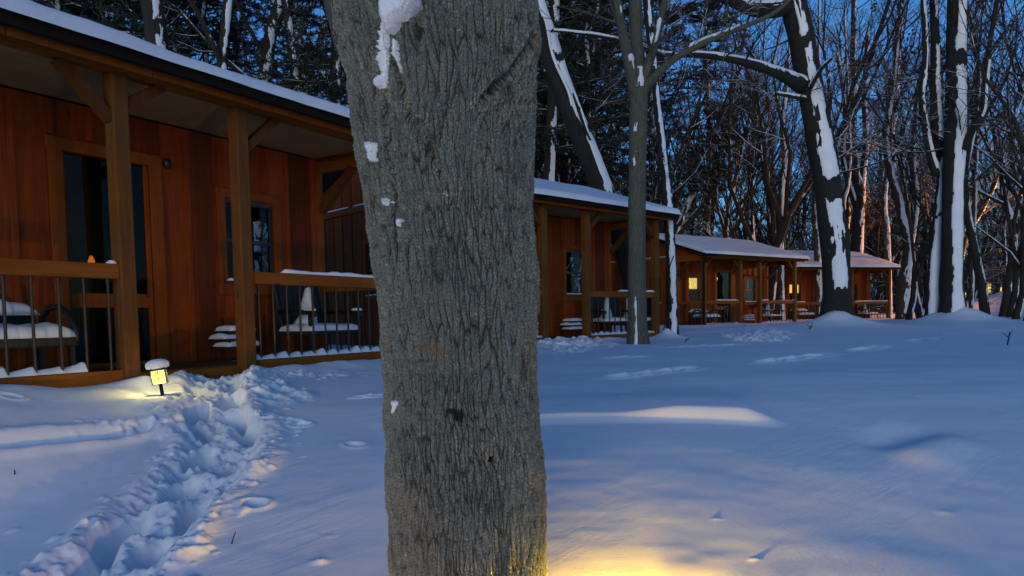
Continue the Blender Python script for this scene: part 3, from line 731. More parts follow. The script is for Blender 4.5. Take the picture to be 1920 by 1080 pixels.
# straight tree further right
hero('tall_tree', 'tall upright black trunk with a broad unbroken snow stripe on its right half',
     [(598,1759,1817),(565,1765,1806),(480,1768,1804),(400,1769,1805),(333,1770,1806),(230,1774,1811),(100,1777,1811),(0,1779,1812)], 20, M_BARK_D, n=22, seed=12, amp=.05,
     strip=[dict(half=lambda t:.60+.3*max(0,.16-t)*4, D=rot(0), rag=.16, gaps=((.505,.53),), res=5, th=.02)], mound=(.38,.6,.18,-.35),
     limbs=[dict(p=[(1805,280,16,19.8),(1825,240,12,19.6),(1842,205,11,19.5),(1846,160,9,19.5),(1856,80,8,19.5),(1870,0,8,19.5)], snow=lambda t:.6 if .2<t<.6 else -1, D=(.5,-.8,.2), tw=8, tl=2.0)], twigs=14, toplen=3.4)
hero('curved_tree', 'dark double stem coated with snow, just left of the tall upright black trunk',
     [(592,1735,1763),(540,1738,1758),(460,1744,1763),(400,1750,1768),(330,1757,1772),(250,1748,1770),(180,1745,1765),(100,1746,1762),(0,1744,1758)], 20.5, M_BARK_D, n=12, seed=14, amp=.1,
     strip=[dict(half=lambda t:1.0 if t < .33 else .5, D=rot(2), rag=.2, gaps=((.22,.225),(.34,.37),(.55,.6)), res=4, th=.025)], mound=(.22,.5,0,-.3),
     limbs=[dict(p=[(1758,330,18,20.4),(1745,290,14,20.4),(1735,240,12,20.3),(1728,180,11,20.2),(1735,100,10,20.2),(1730,0,8,20.2)], snow=.5, D=(.3,-.9,.2), tw=6, tl=2.0)], twigs=10, toplen=3)
hero('forest_tree', 'dark trunk splitting high into upright stems, above the porch end of the fourth cabin',
     [(560,1596,1618),(480,1597,1618),(400,1600,1620),(360,1600,1622),(320,1594,1612),(250,1590,1606),(150,1593,1606),(50,1596,1606)], 34, M_BARK_S, n=10, seed=15,
     limbs=[dict(p=[(1611,370,14,34),(1618,320,12,34),(1624,260,10,34),(1620,180,9,34),(1628,60,8,34)], snow=.6, D=(.4,-.9,.2), tw=8, tl=3),
            dict(p=[(1603,380,12,34),(1590,340,10,34),(1580,290,9,34),(1584,200,8,34),(1570,100,7,34)], snow=.6, D=(.4,-.9,.2), tw=8, tl=3)], twigs=12, toplen=4)
hero('lit_tree', 'curving orange-lit trunk dividing at half height, right beside the fourth cabin porch',
     [(590,1680,1704),(540,1682,1706),(500,1690,1708),(460,1694,1712),(420,1686,1700),(370,1676,1690),(320,1662,1674),(250,1655,1665),(180,1668,1676)], 27, M_BARK_B, n=12, seed=17,
     strip=[dict(half=.7, D=(.45,-.85,.2), rag=.5, th=.02)], limbs=[dict(p=[(1705,455,14,27),(1712,420,12,27),(1716,370,11,27),(1710,300,10,27),(1716,220,8,27),(1726,120,6,27)], snow=.7, D=(.5,-.8,.2), tw=8, tl=2)], twigs=10, toplen=2.8)

def lit(px, pts, y, label, seed):
    hero('lit_tree', label, pts, y, M_BARK_B, n=8, seed=seed, strip=[dict(half=.8, D=(.6,-.75,.2), rag=.55, th=.02, res=2)], twigs=9, toplen=2.2)
lit(0,[(560,1458,1470),(430,1457,1468),(350,1460,1470),(310,1466,1476),(240,1462,1470),(160,1472,1478)], 30, 'thin wavy orange-lit stem rising behind the third cabin roof, right half', 31)
lit(0,[(560,1527,1541),(460,1526,1538),(400,1522,1533),(320,1524,1533),(200,1530,1537)], 31, 'short orange-lit stem between the third cabin roof and the massive leaning trunk', 32)
lit(0,[(590,1662,1672),(500,1660,1670),(430,1656,1667),(380,1652,1662),(300,1662,1669),(200,1676,1682)], 33, 'thin brown stem with pale lit patches behind the fourth cabin porch corner', 33)
lit(0,[(592,1816,1824),(500,1818,1826),(430,1820,1828),(380,1823,1830),(250,1828,1834)], 24, 'straight orange-lit young stem just right of the tall upright black trunk', 34)
lit(0,[(590,1583,1590),(400,1576,1584),(350,1584,1592),(300,1590,1596),(220,1588,1594)], 33, 'bent orange-lit stem directly right of the massive leaning trunk', 35)

# ------------------------------------------------------------------ forest: prototypes copied out as single trees
def footprint_free(x, y, m=.9):
    for i in range(4):
        d, s, dd = rect_dist(np.array(x), np.array(y), i, -.4, W_+.4, -2.5, DB+.5)
        if float(d) < m: return False
    return True
protos = [bare_tree(101, 14, .17, TALL, M_BARK_S, (.03,0)), bare_tree(102, 16, .22, TALL, M_BARK_S, (-.04,.02)), bare_tree(103, 11, .13, FORK, M_BARK_S, (.1,0)),
          bare_tree(104, 12, .16, FORK, M_BARK_S, (-.12,0)), bare_tree(105, 9, .09, FORK, M_BARK_B, (.15,.05)), bare_tree(106, 13, .20, FORK, M_BARK_S), bare_tree(107, 10, .12, FORK, M_BARK_S, (.05,0), 1)]
pines = [pine_tree(201, 17, .2, 4.6), pine_tree(202, 15, .17, 3.8)]
used = set(); Rf = random.Random(21); placed = []
def put(proto, px, y, label, group, cat='tree', s=None, zoff=0):
    r = ray(px, 590); x = r.x/r.y*y
    if not footprint_free(x, y) or math.hypot(x-28.5,y-35) < 4 or (x > 16.5 and 28.5 < y < 37.5): return None
    o = proto if proto.name not in used else copy_tree(proto)
    used.add(proto.name); used.add(o.name)
    s = s or Rf.uniform(.85,1.2); o.location = (x, y, gz(x,y)+zoff); o.rotation_euler = (0,0,Rf.uniform(0,6.28)); o.scale = (s,s,s)
    tag(o, label, cat, group); return o
# stated single trees
for px, y, s in [(128,17,1.1),(165,21,.9),(225,19,1.0),(335,24,1),(395,27,1.05),(640,17,.9),(560,24,.8),(660,22,1),(470,29,1.1)]:
    put(pines[Rf.randrange(2)], px, y, 'dark pine with snow-flecked boughs rising behind the nearest cabin roof', 'pines behind the nearest cabin', s=s)
for px, y, s in [(1030,21,1.1),(1070,25,1.05),(1120,23,1.1),(1160,28,1.1),(1210,25,1.1),(1255,29,1.05),(1290,26,1.0),(1330,31,1.0),(1365,34,.8),(1000,28,1.1),(1140,36,1.1),(1230,38,1.2),(940,24,1),(860,26,1)]:
    put(pines[Rf.randrange(2)], px, y, 'dark pine with snow-dusted boughs towering behind the second cabin', 'pines behind the second cabin', s=s)
for px, y, k, s in [(288,15,1,1.25),(440,16,0,1),(488,18,1,1.1),(592,17,0,1),(95,15,2,1),(250,20,3,1),(540,22,2,1.1),(420,25,5,1),(320,27,3,1.1),(505,30,2,1),(615,28,5,1),(20,18,0,1),(60,24,5,1),(190,28,2,1),(570,34,1,1),(370,36,5,1),(455,36,3,1)]:
    put(protos[k], px, y, 'bare snow-streaked tree rising behind the nearest cabin roof', 'bare trees behind the nearest cabin', s=s)
for k in range(24):
    put(protos[Rf.choice((0,1,2,5))], Rf.uniform(1000,1420), Rf.uniform(24,44), 'slim bare trunk standing in the dark wood behind the second and third cabins', 'bare trees behind the middle cabins')
for k in range(46):
    put(protos[Rf.choice((0,1,2,3,3,4,5,5))], Rf.uniform(1400,1935), Rf.uniform(29,48), 'bare winding tree with snow-lined limbs in the wood behind the fourth cabin', 'bare trees behind the far cabin')
for px, y, k, s in [(1655,24,4,.9),(1850,23,3,.95),(1900,22,2,.9),(1880,27,5,.9),(1730,27,3,1),(1800,30,5,1.1),(1540,33,2,1),(1925,19,3,.9),(1640,30,3,1)]:
    put(protos[k], px, y, 'bare many-branched tree among the right-hand trunks at the edge of the field', 'trees at the right edge of the field', s=s)
for px, y in [(1345,27),(1410,29),(1700,25),(1890,25),(1760,33),(1460,36),(1500,40),(1560,38),(1620,36),(1690,40),(1740,41),(1820,40),(1870,42),(1915,39),(1650,43),(1480,44)]:
    put(protos[6], px, y, 'bare oak still holding clumps of withered brown leaves', 'oaks with withered leaves', s=Rf.uniform(.95,1.15))
for pr in protos+pines:
    if pr.name not in used: print('UNUSED', pr.name)

# far thicket: uncountable stems
mb = MB(); Rt = random.Random(77)
for k in range(1500):
    px = Rt.uniform(-60,2000); y = Rt.uniform(40,78); r = ray(px,590); x = r.x/r.y*y; z = gz(x,y)
    h = Rt.uniform(4,9.5); p = Vector((x,y,z-.2)); d = Vector((Rt.gauss(0,.15),Rt.gauss(0,.1),1)).normalized(); P = [p]
    for s in range(4): d = (d+Vector((Rt.gauss(0,.16),Rt.gauss(0,.1),.1))).normalized(); p = p+d*h/4; P.append(p)
    r0 = Rt.uniform(.03,.12); mb.tube(P, [r0,r0*.8,r0*.6,r0*.4,r0*.15], 3, cap=False)
    for b in range(13):
        i = Rt.randrange(0,4); q = P[i].lerp(P[i+1],Rt.random()); e = Vector((Rt.gauss(0,1),Rt.gauss(0,.5),Rt.uniform(-.1,1.3))).normalized(); l = Rt.uniform(.8,2.6)
        q2 = q+e*l*.5; q3 = q2+(e+Vector((Rt.gauss(0,.4),0,Rt.gauss(.1,.3)))).normalized()*l*.5; mb.tube([q,q2,q3], [.03,.018,.008], 3, cap=False)
        for c_ in range(2):
            w_ = q.lerp(q3, Rt.random()); mb.tube([w_, w_+Vector((Rt.gauss(0,.5),Rt.gauss(0,.3),Rt.gauss(.2,.5)))], [.014,.006], 3, cap=False)
M_FAR = bark_mat('far_brown_twigs', (.020,.012,.008), (.060,.036,.022), .12, bs=.1)
tag(mb.build('far_woodland', M_FAR, None, True), 'dense brown thicket of distant stems and twigs closing the view behind every cabin', 'woodland', kind='stuff')

# orange-lit leafy boughs at the right edge (a young beech keeping its leaves)
bt = tag(empty('beech_tree', (20.6,30.5,gz(20.6,30.5))), 'young beech with orange lit leaf sprays slanting in from the right edge', 'tree'); mt, mb = MB(), MB(); lf = []
Rb = random.Random(9); mt.tube([(1.4,0,-.3),(1.3,0,1.5),(1.45,.1,3.5),(1.3,0,6)], [.12,.10,.07,.03], 8)
for k in range(17):
    z = Rb.uniform(1.2,5.2); p = Vector((1.35,0,z)); d = Vector((-1,Rb.gauss(-.2,.4),Rb.uniform(-.45,.25))).normalized(); P = [p]
    for s in range(6): d = (d+Vector((0,Rb.gauss(0,.1),Rb.gauss(-.03,.06)))).normalized(); p = p+d*Rb.uniform(.3,.48); P.append(p)
    mb.tube(P, [.03,.025,.02,.015,.012,.01,.006], 4, cap=False)
    for s in range(1,7):
        for c_ in range(4):
            q = P[s]+Vector((Rb.gauss(0,.2),Rb.gauss(0,.2),Rb.gauss(-.05,.10))); mb.tube([P[s],q], [.007,.003], 3, cap=False)
            lf += [q+Vector((Rb.gauss(0,.08),Rb.gauss(0,.08),Rb.gauss(0,.05))) for _ in range(3)]
mt.build('trunk', M_BARK_B, bt, True); mb.build('branches', M_BARK_B, bt, True); leaves('withered_leaves', lf, M_LEAF2, bt, .045, Rb)

# ------------------------------------------------------------------ cabins
BAL = .155
def prism(mb, poly, s0, s1):            # poly in (d,z), extruded along s
    n = len(poly); vs = [(s0,d,z) for d,z in poly]+[(s1,d,z) for d,z in poly]
    mb.add(vs, [tuple(range(n)), tuple(reversed(range(n,2*n)))]+[(i,i+n,(i+1)%n+n,(i+1)%n) for i in range(n)])
RD, RZ, EZ, OV, BK = 2.4, 3.165, 2.29, .29, 5.1
def roof_z(d): return EZ+(RZ-EZ)*((d+OV)/(RD+OV)) if d <= RD else RZ-(RZ-EZ)*(d-RD)/(RD+OV)
P0, P1, P2, P3 = 0, 1.817, 2.869, 4.856
ORD = ['nearest','second','third','farthest']
def cabin(i, label):
    (x,y), a, n_ = cab_axes(i); rng = random.Random(i+40)
    root = tag(empty('log_cabin' if False else 'cabin', (x,y,E-.36), math.atan2(a[1],a[0])), label, 'cabin', 'row of wooden cabins')
    T = .08
    # siding
    w = MB()
    OP = [(.55,1.15,.78,1.60),(1.98,2.74,0.0,1.79),(3.53,4.15,.78,1.60)]
    ss = [0]+[q for o_ in OP for q in o_[:2]]+[W_]
    for k in range(0,len(ss),2): w.box(ss[k], ss[k+1], D_, D_+T, -.15, 2.2)
    for s0,s1,za,zb in OP:
        w.box(s0, s1, D_, D_+T, zb, 2.2)
        w.box(s0, s1, D_, D_+T, -.15, za)
    SW = [(1.75,2.3)]                       # side window opening, along d
    for s in (0, W_-T):
        w.box(s, s+T, D_+T, SW[0][0], -.15, 2.2); w.box(s, s+T, SW[0][1], DB-T, -.15, 2.2)
        w.box(s, s+T, *SW[0], -.15, .78); w.box(s, s+T, *SW[0], 1.60, 2.2)
    w.box(0, W_, DB-T, DB, -.15, 2.2)
    for s in (0, W_-T): prism(w, [(.0,2.205),(DB,2.205),(DB,roof_z(DB)-.09),(RD,RZ-.09),(0,roof_z(0)-.09)], s, s+T)
    # battens
    s = .08
    while s < W_:
        segs = [(-.12, 2.19)]
        for s0,s1,za,zb in OP:
            if s0-.16 < s < s1+.12:
                segs = [(max(-.12,-.12), za-.15), (zb+.12, 2.19)] if za > .1 else [(zb+.12, 2.19)]
        for za,zb in segs:
            if zb-za > .05: w.box(s-.024, s+.024, D_-.017, D_-.002, za, zb)
        s += .305
    for sx, sgn in ((0,-1),(W_,1)):
        d = D_+.15
        while d < DB:
            segs = [(-.12,2.16)] if not (SW[0][0]-.14 < d < SW[0][1]+.12) else [(-.12,.62),(1.73,2.16)]
            for za,zb in segs: w.box(min(sx+sgn*.002,sx+sgn*.017), max(sx+sgn*.002,sx+sgn*.017), d-.024, d+.024, za, zb)
            zt = roof_z(d)-.12
            if zt > 2.32: w.box(min(sx+sgn*.002,sx+sgn*.017), max(sx+sgn*.002,sx+sgn*.017), d-.024, d+.024, 2.28, zt)
            d += .305
    w.build('wall', M_WALL, root)
    for sx, xo in ((0,-.022), (W_,W_+.003)):                                # corner boards and belt courses
        t = MB(); t.box(sx-.02 if sx == 0 else sx-.075, sx+.075 if sx == 0 else sx+.02, D_-.022, D_-.003, -.13, 2.185)
        t.box(xo, xo+.019, D_-.004, D_+.08, -.13, 2.185); t.build('corner_board', M_TRIM, root)
    for sx in (-.04, W_+.003): t = MB(); t.box(sx, sx+.037, -.02, DB, 2.17, 2.27); t.build('belt_board', M_TRIM, root)
    lg = MB()
    for sx in (-.05, W_+.0):
        d = 1.3
        while d < DB-.1:
            l = rng.uniform(.2,.9)
            if rng.random() < .8: pillow(lg, sx-.004, sx+.052, d, min(d+l,DB), 2.272, .022, 5, 16, rng.random()*99)
            d += l+rng.uniform(.05,.3)
    lg.build('ledge_snow', M_SNOW, root, True)
    # floor, soffit, rim
    f = MB(); f.box(-.02, W_+.02, .05, DB-T, -.06, 0); f.build('porch_floor', M_POST, root)
    f = MB(); f.box(-.0, W_, -.23, D_-.004, 2.215, 2.23); f.box(T, W_-T, D_+T, DB-T, 2.3, 2.32); f.build('soffit', M_SOFF, root)
    for bx in ((P0+.062, P1-.062, -.03, .03, -.16, .03),(P2+.062, P3-.062, -.03, .03, -.16, .03),(P1+.062, P2-.062, 0, .045, -.16, -.01),(-.03,.03,.062,D_-.03,-.16,.025),(W_-.03,W_+.03,.062,D_-.03,-.16,.025)):
        r = MB(); r.box(*bx); r.build('rim_board', M_BEAM, root)
    # beams
    b = MB(); b.box(-.07, W_+.07, -.05, .05, 2.16, 2.30)
    b.build('beam', M_BEAM, root)
    for sx in (-.035, W_-.035): b = MB(); b.box(sx, sx+.07, .052, D_-.024, 2.06, 2.168); b.build('side_beam', M_BEAM, root)
    # purlin-end blocks under the gutter: short trim boards with joints
    b = MB(); s = -.25
    while s < W_+.2:
        l = min(rng.uniform(.9,1.5), W_+.25-s); b.box(s, s+l-.006, -.245, -.232, 2.13, 2.225); s += l
    b.build('fascia_board', M_TRIM, root)
    # posts and braces
    for k, s in enumerate((P0,P1,P2,P3)):
        pm = MB(); pm.box(s-.06, s+.06, -.06, .06, -.25, 2.16); pm.build('post', M_POST, root, bevel=.012)
    def brace(s0, s1, z0=1.83, z1=2.155, d=0):
        q = MB(); q.beam((s0,d,z0), (s1,d,z1), .07, .075, (0,1,0)); q.build('brace', M_BRACE_SHADED, root)
    brace(P0+.05, P0+.40); brace(P1-.05, P1-.40); brace(P2+.05, P2+.40); brace(P3-.05, P3-.40)
    if i == 0: brace(P1+.05, P1+.36, 1.95)
    for s in (0, W_):
        q = MB(); q.beam((s,D_-.02,1.62), (s,D_-.52,2.07), .075, .08, (1,0,0)); q.build('brace', M_BRACE_SHADED, root)
        q = MB(); q.beam((s,.05,1.80), (s,.36,2.07), .06, .07, (1,0,0)); q.build('brace', M_BRACE_SHADED, root)
    # railings
    def railing(s0, s1, d0, d1, nm='railing'):
        q = MB(); along = abs(s1-s0) > abs(d1-d0)
        if along: q.box(s0, s1, -.045, .045, .69, .796)
        else: q.box(s0-.035, s0+.035, d0, d1, .69, .79)
        ro = q.build(nm, M_BEAM, root, bevel=.008); q2 = MB(); L = (s1-s0) if along else (d1-d0); nb = int(L/BAL)
        for k in range(nb):
            t_ = (k+.6)*L/nb; p = (s0+t_, 0) if along else (s0, d0+t_)
            q2.tube([(p[0],p[1],-.02),(p[0]+rng.uniform(-.004,.004),p[1],.70)], .0105, 6)
            q2.tube([(p[0],p[1],.655),(p[0],p[1],.70)], .014, 6)
        q2.build('balusters', M_BAL, ro); return nb
    railing(P0+.06, P1-.06, 0, 0); nb = railing(P2+.06, P3-.06, 0, 0)
    for s in (0, W_): railing(s, s, .06, D_-.025)
    # snow on the rails
    rs = {0:[(3.28,4.8),(1.70,1.75)],1:[(3.75,4.05),(4.55,4.80)],2:[(.62,1.72),(3.0,3.35),(4.72,4.80)],3:[(.06,.5),(1.2,1.75),(3.0,4.8)]}[i]
    for s0,s1 in rs: sn = MB(); pillow(sn, s0, s1, -.044, .046, .797, .035 if s1-s0 > .3 else .03, max(6,int((s1-s0)/.05)), 8, rng.random()*50, amp=.5); sn.build('rail_snow', M_SNOW, root, True)
    sn = MB(); pillow(sn, W_-.035, W_+.035, .1, D_-.1, .792, .03, 7, 20, 5, amp=.5)
    sn.build('rail_snow', M_SNOW, root, True)
    # wedges of snow drifted between the balusters
    for s0,s1 in ((P0+.06,P1-.06),(P2+.06,P3-.06)):
        sn = MB(); L = s1-s0; nbb = int(L/BAL); nx = nbb*10; ny = 9; base = len(sn.v)
        if i == 0 and s0 < 1: s1 -= .25
        for ix in range(nx+1):
            s = s0+(s1-s0)*ix/nx; fr = (((s-s0)/L*nbb)-.6) % 1
            for iy in range(ny+1):
                d = -.028+.34*iy/ny; sd = iy/ny
                tk = int(math.floor((s-s0)/L*nbb-.6)); ta = .4+.9*((tk*37+i*11) % 10)/10
                h = (.034+.042*ta*fr**1.3*rng.uniform(.93,1.07))*(1-.75*abs(sd-.30)/.7)+.010*float(vn(np.array(s*13),np.array(d*20+i)))
                if iy == 0: h = .004
                sn.v.append((s, d, .031+h if d < .034 else .0+h+max(0,.031-(d-.034)*.5)))
        for ix in range(nx):
            for iy in range(ny): q = base+ix*(ny+1)+iy; sn.f.append((q,q+ny+1,q+ny+2,q+1))
        sn.build('floor_snow', M_SNOW, root, True)
    # roof
    r = MB(); s0, s1 = -.30, W_+.30
    prism(r, [(-OV,EZ-.05),(-OV,EZ),(RD,RZ),(BK,EZ),(BK,EZ-.05),(RD,RZ-.06)], s0, s1); rf = r.build('roof', M_SHIN, root)
    g = MB(); g.box(s0, s1, -OV-.05, -OV-.004, EZ-.125, EZ-.02)
    for sx in (s0-.025, s1+.003): prism(g, [(-OV-.02,EZ-.11),(-OV-.02,EZ-.004),(RD,RZ-.004),(BK,EZ-.004),(BK,EZ-.11),(RD,RZ-.12)], sx, sx+.022)
    g.build('gutter', M_FASC, rf)
    sn = MB(); us = np.concatenate([np.linspace(-OV-.085, -OV+.03, 9)[:-1], np.linspace(-OV+.03, BK+.03, 66)]); vsn = np.linspace(s0-.04, s1+.04, 90); base = 0
    nu, nv = len(us), len(vsn); DD, SS = np.meshgrid(us, vsn, indexing='ij')
    rz = np.where(DD <= RD, EZ+(RZ-EZ)*((DD+OV)/(RD+OV)), RZ-(RZ-EZ)*(DD-RD)/(RD+OV)); rz = rz-.05*np.exp(-((DD-RD)/.2)**2)
    ed = np.minimum(np.minimum(DD-us[0], us[-1]-DD), np.minimum(SS-vsn[0], vsn[-1]-SS))
    th = .058*np.sqrt(np.clip(1-(1-np.clip(ed/.07,0,1))**2, 0, 1))*(1+.45*fbm(SS*1.3+i*9, DD*1.3, 4))+.006*fbm(SS*9,DD*9,3)
    edge = ed < 1e-6; zt = rz+np.where(edge, -.03, th+.004)
    off = .02*fbm(SS*2.5+i*5, DD*2.5, 3)
    for u_ in range(nu):
        for v_ in range(nv): sn.v.append((float(SS[u_,v_]), float(DD[u_,v_]+(off[u_,v_] if u_ < 9 else 0)), float(zt[u_,v_])))
    for u_ in range(nu-1):
        for v_ in range(nv-1): q = u_*nv+v_; sn.f.append((q,q+1,q+nv+1,q+nv))
    sn.build('roof_snow', M_SNOW, rf, True)
    # windows
    def window(s0, s1, za, zb, lit=None):
        fr = MB(); c = .085
        fr.box(s0-c, s0-.001, D_-.038, D_-.018, za-.02, zb+.02); fr.box(s1+.001, s1+c, D_-.038, D_-.018, za-.02, zb+.02)
        fr.box(s0-c-.01, s1+c+.01, D_-.040, D_-.016, zb+.02, zb+.10); fr.box(s0-c-.01, s1+c+.01, D_-.040, D_-.016, za-.13, za-.022)
        wo = fr.build('window', M_TRIM, root)
        sl = MB(); sl.box(s0-.05, s1+.05, D_-.062, D_-.001, za-.02, za); sl.build('sill', M_FRAME, wo)
        ps = MB(); pillow(ps, s0-.02, s1+.0, D_-.065, D_-.005, za+.001, .022, 16, 5, i*3+s0, amp=.6); ps.build('sill_snow', M_SNOW, wo, True)
        sh = MB(); zm = (za+zb)/2
        sh.box(s0, s0+.03, D_+.0, D_+.05, za, zb); sh.box(s1-.03, s1, D_+.0, D_+.05, za, zb); sh.box(s0+.03, s1-.03, D_, D_+.05, zb-.03, zb); sh.box(s0+.03, s1-.03, D_, D_+.05, za+.001, za+.035); sh.box(s0+.03, s1-.03, D_+.002, D_+.052, zm-.02, zm+.02)
        sh.build('sash', M_FRAME, wo)
        g = MB(); g.box(s0+.03, s1-.03, D_+.024, D_+.028, za+.035, zm-.02); g.box(s0+.03, s1-.03, D_+.026, D_+.030, zm+.02, zb-.03); g.build('pane', M_GLASS, wo)
        if lit:
            cu = MB(); nx = 24
            for k in range(nx+1):
                s = s0+.0+(s1-s0)*k/nx; cu.v += [(s, D_+.12+.012*math.sin(k*1.9), zm+.03), (s, D_+.12+.012*math.sin(k*1.9), zb+.05)]
            for k in range(nx): cu.f.append((2*k,2*k+2,2*k+3,2*k+1))
            cu.build('curtain', lit, wo)
    window(.55, 1.15, .78, 1.60, M_LITWIN if i == 2 else (M_LITWIN2 if i == 3 else None)); window(3.53, 4.15, .78, 1.60)
    for sx, sg in ((0,-1),(W_,1)):
        a0, a1 = SW[0]; fr = MB(); o0, o1 = (sx-.04, sx-.018) if sg < 0 else (sx+.018, sx+.04)
        fr.box(o0,o1,a0-.08,a0-.001,.76,1.62); fr.box(o0,o1,a1+.001,a1+.08,.76,1.62); fr.box(o0,o1,a0-.08,a1+.08,1.62,1.70); fr.box(o0,o1,a0-.08,a1+.08,.67,.76)
        wo = fr.build('window', M_TRIM, root); ip = sx+.03 if sg < 0 else sx-.034
        g = MB(); g.box(ip, ip+.004, a0, a1, .78, 1.6); g.build('pane', M_GLASS, wo)
        sh = MB(); im = (sx+.005, sx+.05) if sg < 0 else (sx-.05, sx-.005)
        sh.box(*im,a0,a0+.03,.78,1.6); sh.box(*im,a1-.03,a1,.78,1.6); sh.box(*im,a0+.03,a1-.03,1.17,1.21); sh.build('sash', M_FRAME, wo)
        ps = MB(); pillow(ps, sx-.06 if sg < 0 else sx+.005, sx-.005 if sg < 0 else sx+.06, a0-.04, a1+.04, .762, .02, 5, 14, 3); ps.build('sill_snow', M_SNOW, wo, True)
    # door: trim, glazed leaf with a wooden middle rail
    t = MB(); s0, s1 = 1.98, 2.74
    t.box(s0-.11, s0-.001, D_-.04, D_-.018, 0, 1.79); t.box(s1+.001, s1+.11, D_-.04, D_-.018, 0, 1.79); t.box(s0-.12, s1+.12, D_-.042, D_-.016, 1.79, 1.89); t.box(s0-.0, s1, D_-.03, D_+.06, -.0, .03)
    do = t.build('door', M_TRIM, root)
    t = MB(); t.box(s0, s0+.035, D_+.002, D_+.045, .03, 1.79); t.box(s1-.035, s1, D_+.002, D_+.045, .03, 1.79); t.box(s0+.035, s1-.035, D_, D_+.047, .51, .63)
    t.build('door_stile', M_TRIM if i == 0 else M_FRAME, do)
    g = MB(); g.box(s0+.035, s1-.035, D_+.02, D_+.024, .63, 1.79); g.box(s0+.035, s1-.035, D_+.022, D_+.026, .03, .51); g.build('pane', M_GLASS, do)
    t = MB(); t.tube([(s1-.075,D_-.035,.60),(s1-.075,D_-.05,.62),(s1-.075,D_-.05,.74),(s1-.075,D_-.035,.76)], .008, 6); t.build('handle', M_METAL, do)
    # small dark fitting beside the door head
    t = MB(); t.lathe([(.02,-.04),(.032,-.02),(.034,.02),(.02,.045)], 12, Matrix.Translation((2.90,D_-.06,1.83))); t.box(2.885,2.915,D_-.05,D_-.017,1.82,1.85); t.build('wall_fitting', M_METAL, root)
    # dark inner walls
    t = MB(); t.box(T+.002, W_-T-.002, D_+1.9, D_+1.95, 0, 2.3); t.build('inner_wall', M_ROOM, root)
    if i == 2:
        t = MB(); t.tube([(-.27,-OV-.03,2.2),(-.27,-OV-.03,2.10),(-.10,-.10,1.95),(-.085,-.09,1.7),(-.085,-.09,.10),(-.10,-.22,.0),(-.14,-.42,-.03)], .036, 8)
        t.build('downspout', M_FASC, root, True)
    return root
cabs = [cabin(0,'nearest and largest brown cabin with posts and railing, at the left with no lit window'),
        cabin(1,'second brown cabin, right of the big trunk with a forked tree before its porch'),
        cabin(2,'third cabin along the row, with a yellow lit window left of its dark downspout'),
        cabin(3,'farthest cabin with a snowy railing, partly behind the massive leaning trunk')]

# ------------------------------------------------------------------ porch furniture
def on(root, i, s, d, rz=0):
    (x,y), a, n_ = cab_axes(i); p = cpt(i, s, d, 0); root.location = p; root.rotation_euler = (0,0,math.atan2(a[1],a[0])+rz); return root
def armchair():                          # faces -y, origin on the floor
    r = empty('armchair'); m = MB()
    for sx in (-.33,.33):
        for sy in (-.24,.24):
            q = MB(); top = .43 if sy < 0 else .43; q.beam((sx,sy,0),(sx,sy*.95,top), .035,.035,(0,1,0)); q.build('leg', M_METAL, r)
        q = MB(); q.tube([(sx,-.30,.405),(sx,-.29,.435),(sx,-.24,.45),(sx,.0,.45),(sx,.22,.46)], [.018,.024,.026,.024,.022], 8); q.build('armrest', M_METAL, r, True)
    q = MB(); q.box(-.345,.345,-.25,.24,.225,.262); q.build('seat', M_CHAIR, r, bevel=.01)
    q = MB(); q.beam((0,.22,.25),(0,.34,.77), .60,.03,(0,1,0)); 
    q.tube([(-.30,.20,.25),(-.31,.30,.70),(-.26,.33,.78),(.26,.33,.78),(.31,.30,.70),(.30,.20,.25)], .018, 6)
    for k in range(-4,5): q.beam((k*.06,.205,.27),(k*.06,.325,.76), .03,.012,(0,1,0))
    q.build('backrest', M_CHAIR, r)
    s = MB(); pillow(s, -.375,.36,-.28,.22,.262,.065,22,16,3, amp=.35)
    s.lathe([(.17,.28),(.115,.34),(.085,.42),(.06,.55),(.045,.65),(.03,.70),(.004,.72)], 12, Matrix.Translation((-.10,.10,0)) @ Matrix.Rotation(.10,4,'X'), lambda a,z:.22*math.sin(a*3+z*22)+.1*math.sin(a*5-z*40))
    for sx in (-.33,.33): pillow(s, sx-.03,sx+.03,-.30,-.16,.465,.03,6,9,sx)
    s.build('seat_snow', M_SNOW, r, True); return r
def hoop_bench():                        # low wide seat with hooped arms, faces -y
    r = empty('porch_seat'); 
    for sx in (-.42,.42):
        q = MB(); q.tube([(sx,-.27,.22),(sx+.0,-.26,.33),(sx,-.18,.45),(sx,-.05,.50),(sx,.10,.49),(sx,.20,.42),(sx,.25,.30),(sx,.26,.22)], .022, 8); q.tube([(sx,-.25,.30),(sx,.25,.30)], .020, 6); q.build('hoop_arm', M_METAL, r, True)
        for sy in (-.22,.22): q = MB(); q.beam((sx*.96,sy,0),(sx*.96,sy,.25), .035,.035,(0,1,0)); q.build('leg', M_METAL, r)
    q = MB(); q.box(-.43,.43,-.28,.27,.21,.275); q.build('seat', M_CHAIR, r, bevel=.015)
    q = MB(); q.beam((0,.25,.27),(0,.31,.44), .84,.04,(0,1,0)); q.build('backrest', M_CHAIR, r, bevel=.01)
    s = MB(); pillow(s, -.44,.43,-.30,.22,.276,.095,24,16,8, amp=.25); pillow(s, -.42,.42,.20,.37,.44,.11,24,9,18, amp=.3); s.build('seat_snow', M_SNOW, r, True); return r
